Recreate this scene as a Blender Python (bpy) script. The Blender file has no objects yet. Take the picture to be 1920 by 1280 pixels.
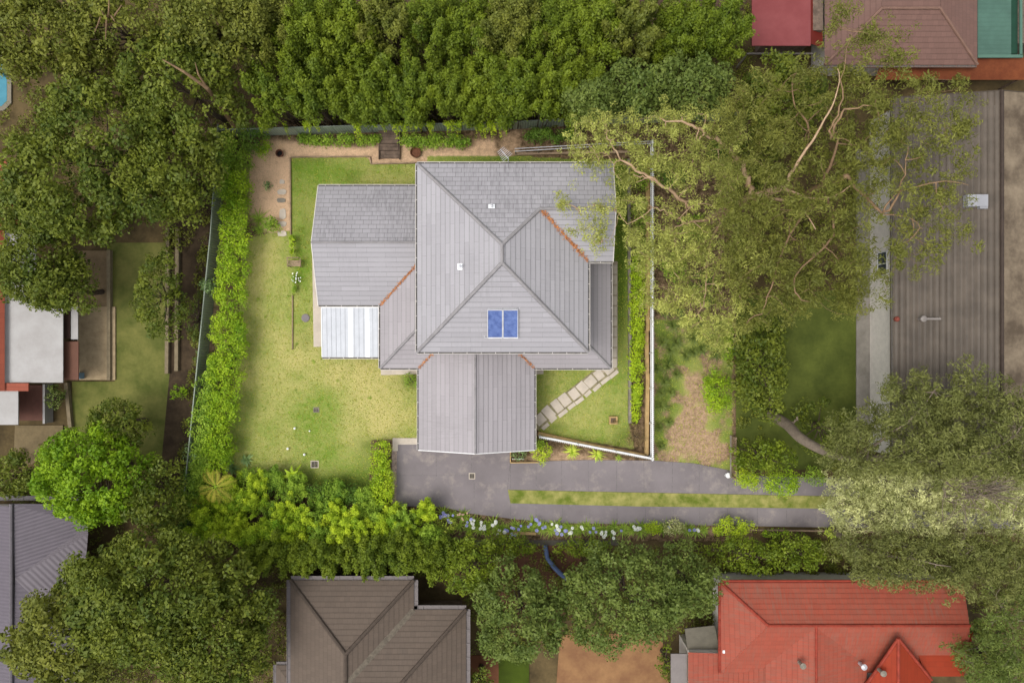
import bpy, math, random
import numpy as np
from mathutils import Vector, noise as mnoise

# ------------------------------------------------------------------ camera, sky, sun, exposure
sc = bpy.context.scene
COL = sc.collection
CAM_H = 50.0            # metres above the lawn
SC = 0.038              # ground metres per photo pixel (photo 1920 x 1280, centre 960,640)
cam = bpy.data.cameras.new('camera')
cam.sensor_width = 36.0
cam.lens = 36.0 * CAM_H / (1920 * SC)
cam.clip_end = 2000.0
camo = bpy.data.objects.new('camera', cam)
camo.location = (0, 0, CAM_H)
camo.rotation_euler = (0, 0, 0)
COL.objects.link(camo)
sc.camera = camo

SUN_EL, SUN_AZ = math.radians(66), math.radians(-110)      # azimuth clockwise from +Y (top of the photo)
world = bpy.data.worlds.new('World')
sc.world = world
world.use_nodes = True
nt = world.node_tree
bg = nt.nodes['Background']
sky = nt.nodes.new('ShaderNodeTexSky')
sky.sky_type = 'NISHITA'
sky.sun_disc = False
sky.sun_elevation = SUN_EL
sky.sun_rotation = SUN_AZ
sky.air_density = 1.0
sky.dust_density = 4.0
sky.ozone_density = 1.0
hsv = nt.nodes.new('ShaderNodeHueSaturation')               # a bright overcast sky is nearly grey
hsv.inputs['Saturation'].default_value = 0.22
nt.links.new(sky.outputs[0], hsv.inputs['Color'])
nt.links.new(hsv.outputs[0], bg.inputs['Color'])
bg.inputs['Strength'].default_value = 0.15
sun = bpy.data.lights.new('sun', 'SUN')
sun.energy = 0.7
sun.angle = math.radians(30)
sun.color = (1.0, 0.95, 0.88)
suno = bpy.data.objects.new('sun', sun)
d = Vector((math.cos(SUN_EL) * math.sin(SUN_AZ), math.cos(SUN_EL) * math.cos(SUN_AZ), math.sin(SUN_EL)))
suno.rotation_euler = (-d).to_track_quat('-Z', 'Y').to_euler()
suno.location = d * 80
COL.objects.link(suno)
sc.view_settings.view_transform = 'Standard'
sc.view_settings.look = 'None'
sc.view_settings.gamma = 1.0
sc.view_settings.exposure = 0.7
sc.cycles.max_bounces = 8
sc.cycles.diffuse_bounces = 7
sc.cycles.transmission_bounces = 3
sc.cycles.caustics_reflective = False
sc.cycles.caustics_refractive = False

RNG = np.random.default_rng(7)
R = random.Random(5)

# ------------------------------------------------------------------ helpers
def P(px, py, z=0.0):
    k = SC * (CAM_H - z) / CAM_H
    return Vector(((px - 960) * k, (640 - py) * k, z))

def S(z=0.0):
    return SC * (CAM_H - z) / CAM_H

def tag(o, label=None, cat=None, group=None, kind=None):
    if label: o['label'] = label
    if cat: o['category'] = cat
    if group: o['group'] = group
    if kind: o['kind'] = kind
    return o

def thing(name, label, cat, loc=(0, 0, 0), group=None):
    o = bpy.data.objects.new(name, None)
    o.empty_display_size = 0.3
    COL.objects.link(o)
    o.location = loc
    return tag(o, label, cat, group)

def wloc(o):
    v = Vector((0, 0, 0))
    while o is not None:
        v += o.location
        o = o.parent
    return v

def link(name, me, parent=None, mats=()):
    """the mesh's coordinates are world ones: moved into the parent's space"""
    for m in mats:
        me.materials.append(m)
    o = bpy.data.objects.new(name, me)
    COL.objects.link(o)
    if parent is not None:
        o.parent = parent
        me.transform(__import__('mathutils').Matrix.Translation(-wloc(parent)))
    return o

class MB:
    """collects faces, then builds ONE mesh object"""
    def __init__(self):
        self.v, self.f, self.m, self.uv = [], [], [], []
    def face(self, pts, mi=0, uv=None):
        n = len(self.v)
        self.v += [tuple(p) for p in pts]
        self.f.append(list(range(n, n + len(pts))))
        self.m.append(mi)
        self.uv += (uv if uv else [(p[0], p[1]) for p in pts])
    def box(self, c, s, rz=0.0, mi=0, bot=True):
        cx, cy, cz = c; sx, sy, sz = s[0] / 2, s[1] / 2, s[2] / 2
        ca, sa = math.cos(rz), math.sin(rz)
        q = []
        for dz in (-sz, sz):
            for dx, dy in ((-sx, -sy), (sx, -sy), (sx, sy), (-sx, sy)):
                q.append((cx + dx * ca - dy * sa, cy + dx * sa + dy * ca, cz + dz))
        fs = [(4, 5, 6, 7), (0, 1, 5, 4), (1, 2, 6, 5), (2, 3, 7, 6), (3, 0, 4, 7)]
        if bot: fs.append((3, 2, 1, 0))
        for f in fs:
            a, b, c2 = Vector(q[f[0]]), Vector(q[f[1]]), Vector(q[f[2]])
            l1, l2 = (b - a).length, (c2 - b).length
            self.face([q[i] for i in f], mi, [(0, 0), (l1, 0), (l1, l2), (0, l2)])
    def bar(self, a, b, w, h, mi=0):
        """a rectangular bar from a to b (w sideways, h upright)"""
        a, b = Vector(a), Vector(b)
        d = (b - a)
        if d.length < 1e-6: return
        d.normalize()
        up = Vector((0, 0, 1)) if abs(d.z) < 0.95 else Vector((1, 0, 0))
        sd = d.cross(up).normalized() * w / 2
        u = sd.cross(d).normalized() * h / 2
        L = (b - a).length
        q = [a - sd - u, a + sd - u, a + sd + u, a - sd + u, b - sd - u, b + sd - u, b + sd + u, b - sd + u]
        for f in ((0, 1, 2, 3), (5, 4, 7, 6)):
            self.face([q[i] for i in f], mi)
        for f in ((4, 5, 1, 0), (5, 6, 2, 1), (6, 7, 3, 2), (7, 4, 0, 3)):
            self.face([q[i] for i in f], mi, [(L, 0), (L, .1), (0, .1), (0, 0)])
    def prism(self, pts, z0, z1, mi=0, side=None):
        """upright prism over 2D points (anticlockwise or not)"""
        n = len(pts)
        ar = sum(pts[i][0] * pts[(i + 1) % n][1] - pts[(i + 1) % n][0] * pts[i][1] for i in range(n))
        if ar < 0: pts = pts[::-1]
        self.face([(p[0], p[1], z1) for p in pts], mi)
        for i in range(n):
            a, b = pts[i], pts[(i + 1) % n]
            L = math.hypot(a[0] - b[0], a[1] - b[1])
            self.face([(a[0], a[1], z0), (b[0], b[1], z0), (b[0], b[1], z1), (a[0], a[1], z1)],
                      mi if side is None else side, [(0, z0), (L, z0), (L, z1), (0, z1)])
    def tube(self, pts, rad, seg=8, mi=0, cap=True):
        pts = [Vector(p) for p in pts]
        n = len(pts)
        if not hasattr(rad, '__len__'): rad = [rad] * n
        rings = []
        prev = None
        L = 0
        for i, p in enumerate(pts):
            d = (pts[min(i + 1, n - 1)] - pts[max(i - 1, 0)]).normalized()
            if prev is None:
                up = Vector((0, 0, 1)) if abs(d.z) < 0.9 else Vector((1, 0, 0))
                s = d.cross(up).normalized()
            else:
                s = (prev - d * prev.dot(d)).normalized()
            prev = s
            t = d.cross(s)
            rings.append([p + (s * math.cos(a) + t * math.sin(a)) * rad[i] for a in [2 * math.pi * k / seg for k in range(seg)]])
        for i in range(n - 1):
            l = (pts[i + 1] - pts[i]).length
            for k in range(seg):
                k2 = (k + 1) % seg
                self.face([rings[i][k2], rings[i][k], rings[i + 1][k], rings[i + 1][k2]], mi,
                          [((k + 1) / seg, L), (k / seg, L), (k / seg, L + l), ((k + 1) / seg, L + l)])
            L += l
        if cap:
            self.face(rings[-1][::-1], mi)
            self.face(rings[0], mi)
    def disc(self, c, r, seg=16, mi=0):
        self.face([(c[0] + r * math.cos(2 * math.pi * k / seg), c[1] + r * math.sin(2 * math.pi * k / seg), c[2]) for k in range(seg)], mi)
    def lathe(self, c, prof, seg=16, mi=0):
        for (r0, z0), (r1, z1) in zip(prof, prof[1:]):
            for k in range(seg):
                a, b = 2 * math.pi * k / seg, 2 * math.pi * (k + 1) / seg
                q = []
                for r, z, t in ((r0, z0, a), (r0, z0, b), (r1, z1, b), (r1, z1, a)):
                    q.append((c[0] + r * math.cos(t), c[1] + r * math.sin(t), c[2] + z))
                if r1 < 1e-5: q = q[:3]
                elif r0 < 1e-5: q = [q[0], q[2], q[3]]
                self.face(q, mi)
    def build(self, name, mats, parent=None, smooth=False):
        if not isinstance(mats, (list, tuple)): mats = [mats]
        me = bpy.data.meshes.new(name)
        me.from_pydata(self.v, [], self.f)
        uvl = me.uv_layers.new(name='UVMap')
        uvl.data.foreach_set('uv', np.array(self.uv, dtype=np.float32).ravel())
        me.polygons.foreach_set('material_index', self.m)
        if smooth:
            import bmesh
            bm = bmesh.new(); bm.from_mesh(me)
            bmesh.ops.remove_doubles(bm, verts=bm.verts, dist=1e-4)
            bm.to_mesh(me); bm.free()
            me.polygons.foreach_set('use_smooth', [True] * len(me.polygons))
        me.update()
        return link(name, me, parent, mats)

# ------------------------------------------------------------------ materials
def srgb(r, g, b):
    f = lambda c: (c / 255 / 12.92) if c / 255 <= 0.04045 else ((c / 255 + 0.055) / 1.055) ** 2.4
    return (f(r), f(g), f(b), 1.0)
KEY = 1.32      # how much brighter than its base colour a flat open surface shows
def A(r, g, b, k=1.0):
    """base colour of a surface that shows as this sRGB value in the photo's light"""
    c = srgb(r, g, b)
    return (min(c[0] / KEY * k, .9), min(c[1] / KEY * k, .9), min(c[2] / KEY * k, .9), 1.0)

def newmat(name, rough=0.8):
    m = bpy.data.materials.new(name)
    m.use_nodes = True
    b = m.node_tree.nodes['Principled BSDF']
    b.inputs['Roughness'].default_value = rough
    b.inputs['Specular IOR Level'].default_value = 0.25
    return m, m.node_tree, b

def node(nt, t, **kw):
    n = nt.nodes.new(t)
    for k, v in kw.items():
        if k in n.inputs: n.inputs[k].default_value = v
        else: setattr(n, k, v)
    return n

def noise_fac(nt, scale, detail=4, rough=0.6, lo=0.35, hi=0.65, vec=None):
    if vec is None:
        g = nt.nodes.new('ShaderNodeNewGeometry'); vec = g.outputs['Position']
    n = node(nt, 'ShaderNodeTexNoise', Scale=scale, Detail=detail, Roughness=rough)
    nt.links.new(vec, n.inputs['Vector'])
    mr = nt.nodes.new('ShaderNodeMapRange')
    mr.inputs['From Min'].default_value = lo; mr.inputs['From Max'].default_value = hi
    nt.links.new(n.outputs['Fac'], mr.inputs['Value'])
    return mr.outputs[0]

def mix(nt, fac, a, b, mode='MIX'):
    m = nt.nodes.new('ShaderNodeMix'); m.data_type = 'RGBA'; m.blend_type = mode
    for i, x in ((0, fac), (6, a), (7, b)):
        if hasattr(x, 'is_linked') or hasattr(x, 'links'): nt.links.new(x, m.inputs[i])
        else: m.inputs[i].default_value = x
    return m.outputs[2]

def bump(nt, b, h, strength=0.4, dist=0.02):
    bn = nt.nodes.new('ShaderNodeBump')
    bn.inputs['Strength'].default_value = strength; bn.inputs['Distance'].default_value = dist
    nt.links.new(h, bn.inputs['Height'])
    nt.links.new(bn.outputs[0], b.inputs['Normal'])

def plain(name, c, var=0.15, scale=2.0, rough=0.75, c2=None, fine=12.0, metal=0.0, bmp=0.3):
    """a solid colour with large and fine wear"""
    m, nt, b = newmat(name, rough)
    b.inputs['Metallic'].default_value = metal
    dk = tuple(x * (1 - var) for x in c[:3]) + (1,)
    lt = c2 if c2 else tuple(min(x * (1 + var), .95) for x in c[:3]) + (1,)
    f1 = noise_fac(nt, scale, 5, 0.65)
    col = mix(nt, f1, dk, lt)
    f2 = noise_fac(nt, fine, 3, 0.7, 0.25, 0.75)
    col2 = mix(nt, f2, (1 - var, 1 - var, 1 - var, 1), (1, 1, 1, 1))
    col = mix(nt, 1.0, col, col2, 'MULTIPLY')
    nt.links.new(col, b.inputs['Base Color'])
    if bmp: bump(nt, b, f2, bmp, 0.01)
    return m

def tile_mat(name, c, course=0.33, width=0.9, line=0.55, msize=.004, dirt=0.35, dirtcol=(.16, .15, .15, 1), dlo=.5, dhi=.75, speck=0.5):
    """roof tiles laid in courses: UV is metres along the eave and up the slope"""
    m, nt, b = newmat(name, 0.7)
    uv = nt.nodes.new('ShaderNodeUVMap'); uv.uv_map = 'UVMap'
    br = node(nt, 'ShaderNodeTexBrick', Scale=1.0)
    br.inputs['Brick Width'].default_value = width
    br.inputs['Row Height'].default_value = course
    br.inputs['Mortar Size'].default_value = msize
    br.inputs['Mortar Smooth'].default_value = 0.3
    br.inputs['Bias'].default_value = 0.0
    br.offset = 0.37; br.offset_frequency = 2
    br.inputs['Color1'].default_value = tuple(x * 0.93 for x in c[:3]) + (1,)
    br.inputs['Color2'].default_value = tuple(min(1, x * 1.05) for x in c[:3]) + (1,)
    br.inputs['Mortar'].default_value = tuple(x * (1 - line) for x in c[:3]) + (1,)
    nt.links.new(uv.outputs[0], br.inputs['Vector'])
    # second layer: the courses' own grime line, broken up
    sep = nt.nodes.new('ShaderNodeSeparateXYZ'); nt.links.new(uv.outputs[0], sep.inputs[0])
    dv = nt.nodes.new('ShaderNodeMath'); dv.operation = 'DIVIDE'; dv.inputs[1].default_value = course
    nt.links.new(sep.outputs['Y'], dv.inputs[0])
    fr = nt.nodes.new('ShaderNodeMath'); fr.operation = 'FRACT'; nt.links.new(dv.outputs[0], fr.inputs[0])
    mr = nt.nodes.new('ShaderNodeMapRange'); mr.inputs['From Min'].default_value = 0.0; mr.inputs['From Max'].default_value = 0.2
    mr.inputs['To Min'].default_value = 1.0; mr.inputs['To Max'].default_value = 0.0
    nt.links.new(fr.outputs[0], mr.inputs['Value'])
    nz = noise_fac(nt, 0.9, 5, 0.75, 0.1, 0.55)
    ml = nt.nodes.new('ShaderNodeMath'); ml.operation = 'MULTIPLY'
    nt.links.new(mr.outputs[0], ml.inputs[0]); nt.links.new(nz, ml.inputs[1])
    ml2 = nt.nodes.new('ShaderNodeMath'); ml2.operation = 'MULTIPLY'; ml2.inputs[1].default_value = line
    nt.links.new(ml.outputs[0], ml2.inputs[0])
    col = mix(nt, ml2.outputs[0], br.outputs['Color'], tuple(x * 0.3 for x in c[:3]) + (1,))
    # weather streaks running down the slope
    mp = nt.nodes.new('ShaderNodeMapping'); mp.inputs['Scale'].default_value = (7.0, 0.9, 1)
    nt.links.new(uv.outputs[0], mp.inputs['Vector'])
    st = noise_fac(nt, 1.0, 5, 0.7, 0.42, 0.78, mp.outputs[0])
    big = noise_fac(nt, 0.28, 4, 0.6, dlo, dhi)
    mm = nt.nodes.new('ShaderNodeMath'); mm.operation = 'MULTIPLY'
    nt.links.new(st, mm.inputs[0]); nt.links.new(big, mm.inputs[1])
    m3 = nt.nodes.new('ShaderNodeMath'); m3.operation = 'MULTIPLY'; m3.inputs[1].default_value = dirt * 2
    nt.links.new(mm.outputs[0], m3.inputs[0]); m3.use_clamp = True
    col = mix(nt, m3.outputs[0], col, dirtcol)
    f2 = noise_fac(nt, 9.0, 4, 0.75, 0.3, 0.7)
    g2 = nt.nodes.new('ShaderNodeMath'); g2.operation = 'MULTIPLY'; g2.inputs[1].default_value = 0.22 * speck
    nt.links.new(f2, g2.inputs[0])
    col = mix(nt, g2.outputs[0], col, tuple(x * 0.5 for x in c[:3]) + (1,))
    nt.links.new(col, b.inputs['Base Color'])
    return m

def rib_mat(name, c, pitch=0.2, dark=0.25, axis=0, rough=0.45, var=0.12):
    """ribbed sheet: lines run up the slope (UV)"""
    m, nt, b = newmat(name, rough)
    uv = nt.nodes.new('ShaderNodeUVMap'); uv.uv_map = 'UVMap'
    sep = nt.nodes.new('ShaderNodeSeparateXYZ'); nt.links.new(uv.outputs[0], sep.inputs[0])
    mu = nt.nodes.new('ShaderNodeMath'); mu.operation = 'MULTIPLY'; mu.inputs[1].default_value = 2 * math.pi / pitch
    nt.links.new(sep.outputs[axis], mu.inputs[0])
    sn = nt.nodes.new('ShaderNodeMath'); sn.operation = 'SINE'; nt.links.new(mu.outputs[0], sn.inputs[0])
    mr = nt.nodes.new('ShaderNodeMapRange'); mr.inputs['From Min'].default_value = 0.2; mr.inputs['From Max'].default_value = 1.0
    nt.links.new(sn.outputs[0], mr.inputs['Value'])
    f1 = noise_fac(nt, 0.8, 5, 0.7)
    col = mix(nt, f1, tuple(x * (1 - var) for x in c[:3]) + (1,), tuple(min(.95, x * (1 + var)) for x in c[:3]) + (1,))
    ml = nt.nodes.new('ShaderNodeMath'); ml.operation = 'MULTIPLY'; ml.inputs[1].default_value = dark
    nt.links.new(mr.outputs[0], ml.inputs[0])
    col = mix(nt, ml.outputs[0], col, tuple(x * 0.5 for x in c[:3]) + (1,))
    nt.links.new(col, b.inputs['Base Color'])
    bump(nt, b, sn.outputs[0], 0.5, 0.02)
    return m

def leaf_mat(name, dark, light, trans=0.28, odd=None, oddn=0.0):
    """leaves: the tint attribute (one value per leaf, shared within a spray) picks between young and old leaf colours"""
    m, nt, b = newmat(name, 0.55)
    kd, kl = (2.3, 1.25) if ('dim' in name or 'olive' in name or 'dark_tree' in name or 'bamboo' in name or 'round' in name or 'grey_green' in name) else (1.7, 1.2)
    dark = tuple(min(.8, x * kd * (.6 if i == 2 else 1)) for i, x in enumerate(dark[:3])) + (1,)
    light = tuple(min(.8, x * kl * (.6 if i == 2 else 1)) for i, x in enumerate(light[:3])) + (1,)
    at = nt.nodes.new('ShaderNodeAttribute'); at.attribute_name = 'tint'
    g = noise_fac(nt, 0.35, 3, 0.6, 0.3, 0.7)
    mx = nt.nodes.new('ShaderNodeMath'); mx.operation = 'MULTIPLY_ADD'; mx.inputs[1].default_value = 0.35; mx.use_clamp = True
    ad = nt.nodes.new('ShaderNodeMath'); ad.operation = 'SUBTRACT'; ad.inputs[1].default_value = 0.17
    nt.links.new(at.outputs['Fac'], ad.inputs[0])
    nt.links.new(g, mx.inputs[0]); nt.links.new(ad.outputs[0], mx.inputs[2])
    col = mix(nt, mx.outputs[0], dark, light)
    if odd:
        n2 = noise_fac(nt, 6.0, 2, 0.5, 0.62, 0.66)
        col = mix(nt, n2, col, odd)
    nt.links.new(col, b.inputs['Base Color'])
    tr = nt.nodes.new('ShaderNodeBsdfTranslucent')
    nt.links.new(col, tr.inputs['Color'])
    ms = nt.nodes.new('ShaderNodeMixShader'); ms.inputs[0].default_value = trans
    nt.links.new(b.outputs[0], ms.inputs[1]); nt.links.new(tr.outputs[0], ms.inputs[2])
    nt.links.new(ms.outputs[0], nt.nodes['Material Output'].inputs['Surface'])
    return m

# ------------------------------------------------------------------ leaves and crowns (numpy)
def unit(v):
    return v / np.maximum(np.linalg.norm(v, axis=1, keepdims=True), 1e-9)

def leaf_mesh(name, pos, nrm, ln, wd, tint, mat, parent, axis=None, fold=0.0):
    n = len(pos)
    nrm = unit(nrm)
    if axis is None: axis = RNG.normal(size=(n, 3))
    t = unit(axis - nrm * np.sum(axis * nrm, axis=1, keepdims=True))
    s = np.cross(nrm, t)
    ln = np.broadcast_to(ln, (n,))[:, None]; wd = np.broadcast_to(wd, (n,))[:, None]
    v = np.empty((n, 4, 3), dtype=np.float32)
    v[:, 0] = pos - t * ln / 2
    v[:, 1] = pos + s * wd / 2 - t * ln * 0.08
    v[:, 2] = pos + t * ln / 2
    v[:, 3] = pos - s * wd / 2 - t * ln * 0.08
    w = wloc(parent) if parent is not None else Vector((0, 0, 0))
    v -= np.array(w, dtype=np.float32)
    me = bpy.data.meshes.new(name)
    me.vertices.add(n * 4); me.loops.add(n * 4); me.polygons.add(n)
    me.vertices.foreach_set('co', v.ravel())
    me.loops.foreach_set('vertex_index', np.arange(n * 4, dtype=np.int32))
    me.polygons.foreach_set('loop_start', np.arange(0, n * 4, 4, dtype=np.int32))
    me.polygons.foreach_set('loop_total', np.full(n, 4, dtype=np.int32))
    at = me.attributes.new('tint', 'FLOAT', 'POINT')
    at.data.foreach_set('value', np.repeat(np.clip(tint, 0, 1), 4).astype(np.float32))
    me.update(calc_edges=True)
    me.materials.append(mat)
    o = bpy.data.objects.new(name, me)
    COL.objects.link(o)
    if parent is not None: o.parent = parent
    return o

def puffs(cl, dens, size, asp=0.5, flat=1.0, hemi=-0.35, jit=0.6, tv=0.25, fill=0.3):
    """cl: N x 4 (x,y,z,r). Leaves lie over each puff's upper shell, some inside"""
    cl = np.asarray(cl, dtype=float)
    cnt = np.maximum((dens * cl[:, 3] ** 2 * 6).astype(int), 6)
    idx = np.repeat(np.arange(len(cl)), cnt)
    n = len(idx)
    d = unit(RNG.normal(size=(n, 3)))
    low = d[:, 2] < hemi
    d[low, 2] *= -1
    rr = np.where(RNG.random(n) < fill, RNG.random(n) ** 0.5, RNG.uniform(0.85, 1.12, n))
    off = d * rr[:, None] * cl[idx, 3][:, None]
    off[:, 2] *= flat
    pos = cl[idx, :3] + off
    nrm = d + RNG.normal(size=(n, 3)) * jit + np.array([0, 0, .4])
    ct = RNG.random(len(cl))
    tint = 0.5 + (ct[idx] - 0.5) * tv * 2.2 + RNG.normal(size=n) * tv * 0.55 + (d[:, 2]) * 0.05
    ln = size * RNG.uniform(0.65, 1.35, n) * RNG.uniform(.7, 1.35, len(cl))[idx]
    return pos, nrm, ln, ln * asp, tint

def dome(c, rx, ry, rz, n, rc, lob=0.22, rng=RNG, low=-0.25, gap=0.1, inner=0.25):
    """puff centres over an uneven ellipsoid"""
    out = []
    ph = rng.uniform(0, 6.28, 6)
    ga = math.pi * (3 - 5 ** .5)
    for i in range(n):
        z = 1 - (i + .5) / n * (1 - low)
        r = math.sqrt(max(0, 1 - z * z)); a = i * ga + rng.normal() * .25
        k = 1 + lob * (math.sin(2 * a + ph[0]) * .5 + math.sin(3 * a + ph[1]) * .4 + math.sin(5 * a + ph[2] + 3 * z) * .4) * (0.4 + 0.6 * r) + rng.normal() * 0.05
        if rng.random() < gap: continue
        if rng.random() < inner: k *= rng.uniform(.55, .85)
        out.append((c[0] + rx * r * k * math.cos(a), c[1] + ry * r * k * math.sin(a), c[2] + rz * z * k, rc * rng.uniform(.5, 1.1) ** .8 * (1.35 if rng.random() < .3 else 1)))
    return np.array(out)

def limb_pts(a, b, n=5, sag=0.12, rng=R):
    a, b = Vector(a), Vector(b)
    L = (b - a).length
    o = Vector((rng.uniform(-1, 1), rng.uniform(-1, 1), rng.uniform(.2, 1))) * L * sag
    return [a.lerp(b, t) + o * math.sin(t * math.pi) for t in [i / (n - 1) for i in range(n)]]

def tree(name, label, px, py, top, rpx, mat, bark, seed, ry=None, rz=None, n=70, rc=0.55, dens=60, size=0.17, asp=0.55, group=None, cat='tree', lob=0.22, gap=0.1, base=None, tr=0.16, low=-0.25, jit=0.75, tv=0.33):
    rng = np.random.default_rng(seed); rr = random.Random(seed)
    k = S(top * 0.8)
    rx = rpx * k * 1.1; ryy = (ry or rpx) * k * 1.1; n = int(n * 1.45)
    rzz = rz or min(rx, top * 0.45)
    c = P(px, py, top - rzz * 0.75); c.z = top - rzz
    b0 = Vector((c.x, c.y, 0)) if base is None else base
    t = thing(name, label, cat, b0, group)
    tk = MB()
    trunk = [b0 + Vector((0, 0, -.05)), b0.lerp(c, .35) + Vector((rr.uniform(-.2, .2), rr.uniform(-.2, .2), 0)), b0.lerp(c, .75), c]
    tk.tube(trunk, [tr * 1.3, tr, tr * .8, tr * .55], 8)
    cl = dome(c, rx * .86, ryy * .86, rzz * .9, n, rc, lob, rng, low, gap)
    for q in cl[::max(1, len(cl) // 10)]:
        tk.tube(limb_pts(b0.lerp(c, rr.uniform(.6, 1)), q[:3], 4, .1, rr), [tr * .45, tr * .3, tr * .2, tr * .1], 5, cap=False)
    tk.build('trunk', bark, t)
    pos, nrm, ln, wd, tint = puffs(cl, dens, size, asp, jit=jit, tv=tv)
    leaf_mesh('crown', pos, nrm, ln, wd, tint, mat, t)
    return t

def plume_tree(name, label, bpx, bpy_, top, rad, mat, bark, seed, n=24, ph=2.2, pr=0.42, dens=95, size=0.17, asp=0.4, group=None, cat='tree', lean=0.18, bias=(0, 0)):
    """a dense stand of upright pointed sprays (bamboo, lilly pilly): bpx,bpy_ is its foot on the ground"""
    rng = np.random.default_rng(seed); rr = random.Random(seed)
    b0 = P(bpx, bpy_, 0); top *= rng.uniform(.92, 1.08); ph *= rng.uniform(.75, 1.3); pr *= rng.uniform(.8, 1.3); size *= rng.uniform(.85, 1.2)
    t = thing(name, label, cat, b0, group)
    hue = rng.uniform(-.16, .16); tk = MB(); P_, N_, L_, W_, T_, X_ = [], [], [], [], [], []
    for i in range(n):
        a = i * 2.4 + rng.normal() * .3; q = math.sqrt((i + .5) / n) * rad
        foot = b0 + Vector((q * .45 * math.cos(a), q * .45 * math.sin(a), -.03))
        tipz = top * (1 - .22 * (q / rad) ** 2) * rng.uniform(.86, 1.04)
        tip = b0 + Vector((q * math.cos(a) + rng.normal() * lean, q * math.sin(a) + rng.normal() * lean, tipz))
        h = ph * rng.uniform(.75, 1.3); h = min(h, tipz * .85)
        ax = (tip - foot).normalized()
        ax = (ax + Vector((math.cos(a), math.sin(a), 0)) * rng.uniform(0, .35)).normalized()
        st = tip - ax * h
        ax = (ax + Vector((bias[0], bias[1], 0)) * rng.uniform(.2, 1.3)).normalized()
        tk.tube([foot, foot.lerp(st, .6), st, st + ax * h * .8], [.045, .035, .025, .01], 5, cap=False)
        m = int(dens * h * pr * 6)
        s = rng.random(m) ** 0.8
        prof = pr * np.sin(np.clip(s * 1.15 + .25, 0, 1.4) * math.pi / 1.4) ** .8 * (1.15 - s * .75) + .03
        th = rng.uniform(0, 6.28, m); u = Vector((1, 0, 0)).cross(ax).normalized(); w = ax.cross(u)
        rad_d = np.cos(th)[:, None] * np.array(u) + np.sin(th)[:, None] * np.array(w)
        ang = .25 * np.sin(th * 3 + i) + 1
        pos = np.array(st) + np.outer(s * h, np.array(ax)) + rad_d * (prof * ang * rng.uniform(.6, 1.1, m))[:, None]
        pos = pos + rng.normal(size=(m, 3)) * pr * .22
        nr = rad_d * .6 + np.array(ax) * .4 + np.array([0, 0, .55]) + rng.normal(size=(m, 3)) * .55
        P_.append(pos); N_.append(nr); L_.append(size * rng.uniform(.6, 1.3, m))
        T_.append(.42 + hue + rng.normal() * .16 + (s - .5) * .35 + rng.normal(size=m) * .12)
        X_.append(rad_d + np.array(ax) * .8 + rng.normal(size=(m, 3)) * .3)
    tk.build('stem', bark, t)
    ln = np.concatenate(L_)
    leaf_mesh('foliage', np.concatenate(P_), np.concatenate(N_), ln, ln * asp, np.concatenate(T_), mat, t, np.concatenate(X_))
    return t

def in_poly(x, y, poly):
    ins = np.zeros(np.shape(x), dtype=bool)
    n = len(poly)
    for i in range(n):
        x0, y0 = poly[i]; x1, y1 = poly[(i + 1) % n]
        if y0 == y1: continue
        c = ((y0 > y) != (y1 > y)) & (x < (x1 - x0) * (y - y0) / (y1 - y0) + x0)
        ins ^= c
    return ins

def scatter(poly, n, rng):
    xs = [p[0] for p in poly]; ys = [p[1] for p in poly]
    X = rng.uniform(min(xs), max(xs), n * 4); Y = rng.uniform(min(ys), max(ys), n * 4)
    k = in_poly(X, Y, poly)
    return X[k][:n], Y[k][:n]

def hedge(name, label, segs, mat, bark, seed, cat='hedge', dens=75, size=0.12, rc=.34, group=None, per=9.0, tv=.22):
    """segs: list of (px,py,half width px,top m) along the hedge at its top; an uneven box of puffs between them"""
    rng = np.random.default_rng(seed)
    a0 = P(segs[0][0], segs[0][1], 0)
    mid = segs[len(segs) // 2]
    t = thing(name, label, cat, P(mid[0], mid[1], 0), group)
    cl = []; tk = MB()
    for (x0, y0, w0, h0), (x1, y1, w1, h1) in zip(segs, segs[1:]):
        p0, p1 = P(x0, y0, h0 * .8), P(x1, y1, h1 * .8)
        L = (p1 - p0).length; dr = (p1 - p0).normalized(); nn = Vector((-dr.y, dr.x, 0))
        n = int(L * per * (w0 + w1) * S() * 1.0) + 2
        for i in range(n):
            s = rng.random(); w = (w0 + (w1 - w0) * s) * S(1.5); h = h0 + (h1 - h0) * s
            q = rng.uniform(-1, 1)
            c = p0.lerp(p1, s) + nn * q * max(w - rc * .8, .05)
            z = h * rng.uniform(.78, .98) - rc * .6 - .25 * abs(q) ** 3 if rng.random() < .75 else h * rng.uniform(.25, .7)
            cl.append((c.x, c.y, max(z, .2), rc * rng.uniform(.7, 1.25)))
        m = max(2, int(L / .9))
        for i in range(m):
            c = p0.lerp(p1, (i + .5) / m)
            tk.tube([(c.x, c.y, -.03), (c.x + rng.normal() * .05, c.y + rng.normal() * .05, h0 * .5), (c.x + rng.normal() * .1, c.y + rng.normal() * .1, h0 * .8)], [.05, .04, .02], 6, cap=False)
    tk.build('stem', bark, t)
    pos, nrm, ln, wd, tint = puffs(np.array(cl), dens, size, .6, hemi=-.5, jit=.7, tv=tv)
    leaf_mesh('foliage', pos, nrm, ln, wd, tint, mat, t)
    return t

def bush(name, label, px, py, rpx, h, mat, bark, seed, ry=None, group=None, n=14, rc=.28, dens=80, size=.11, cat='shrub', tv=.25, asp=.55):
    return tree(name, label, px, py, h, rpx, mat, bark, seed, ry=ry, rz=h * .5, n=n, rc=rc, dens=dens, size=size, asp=asp, group=group, cat=cat, tr=.04, low=-.6, gap=.03, tv=tv)

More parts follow.
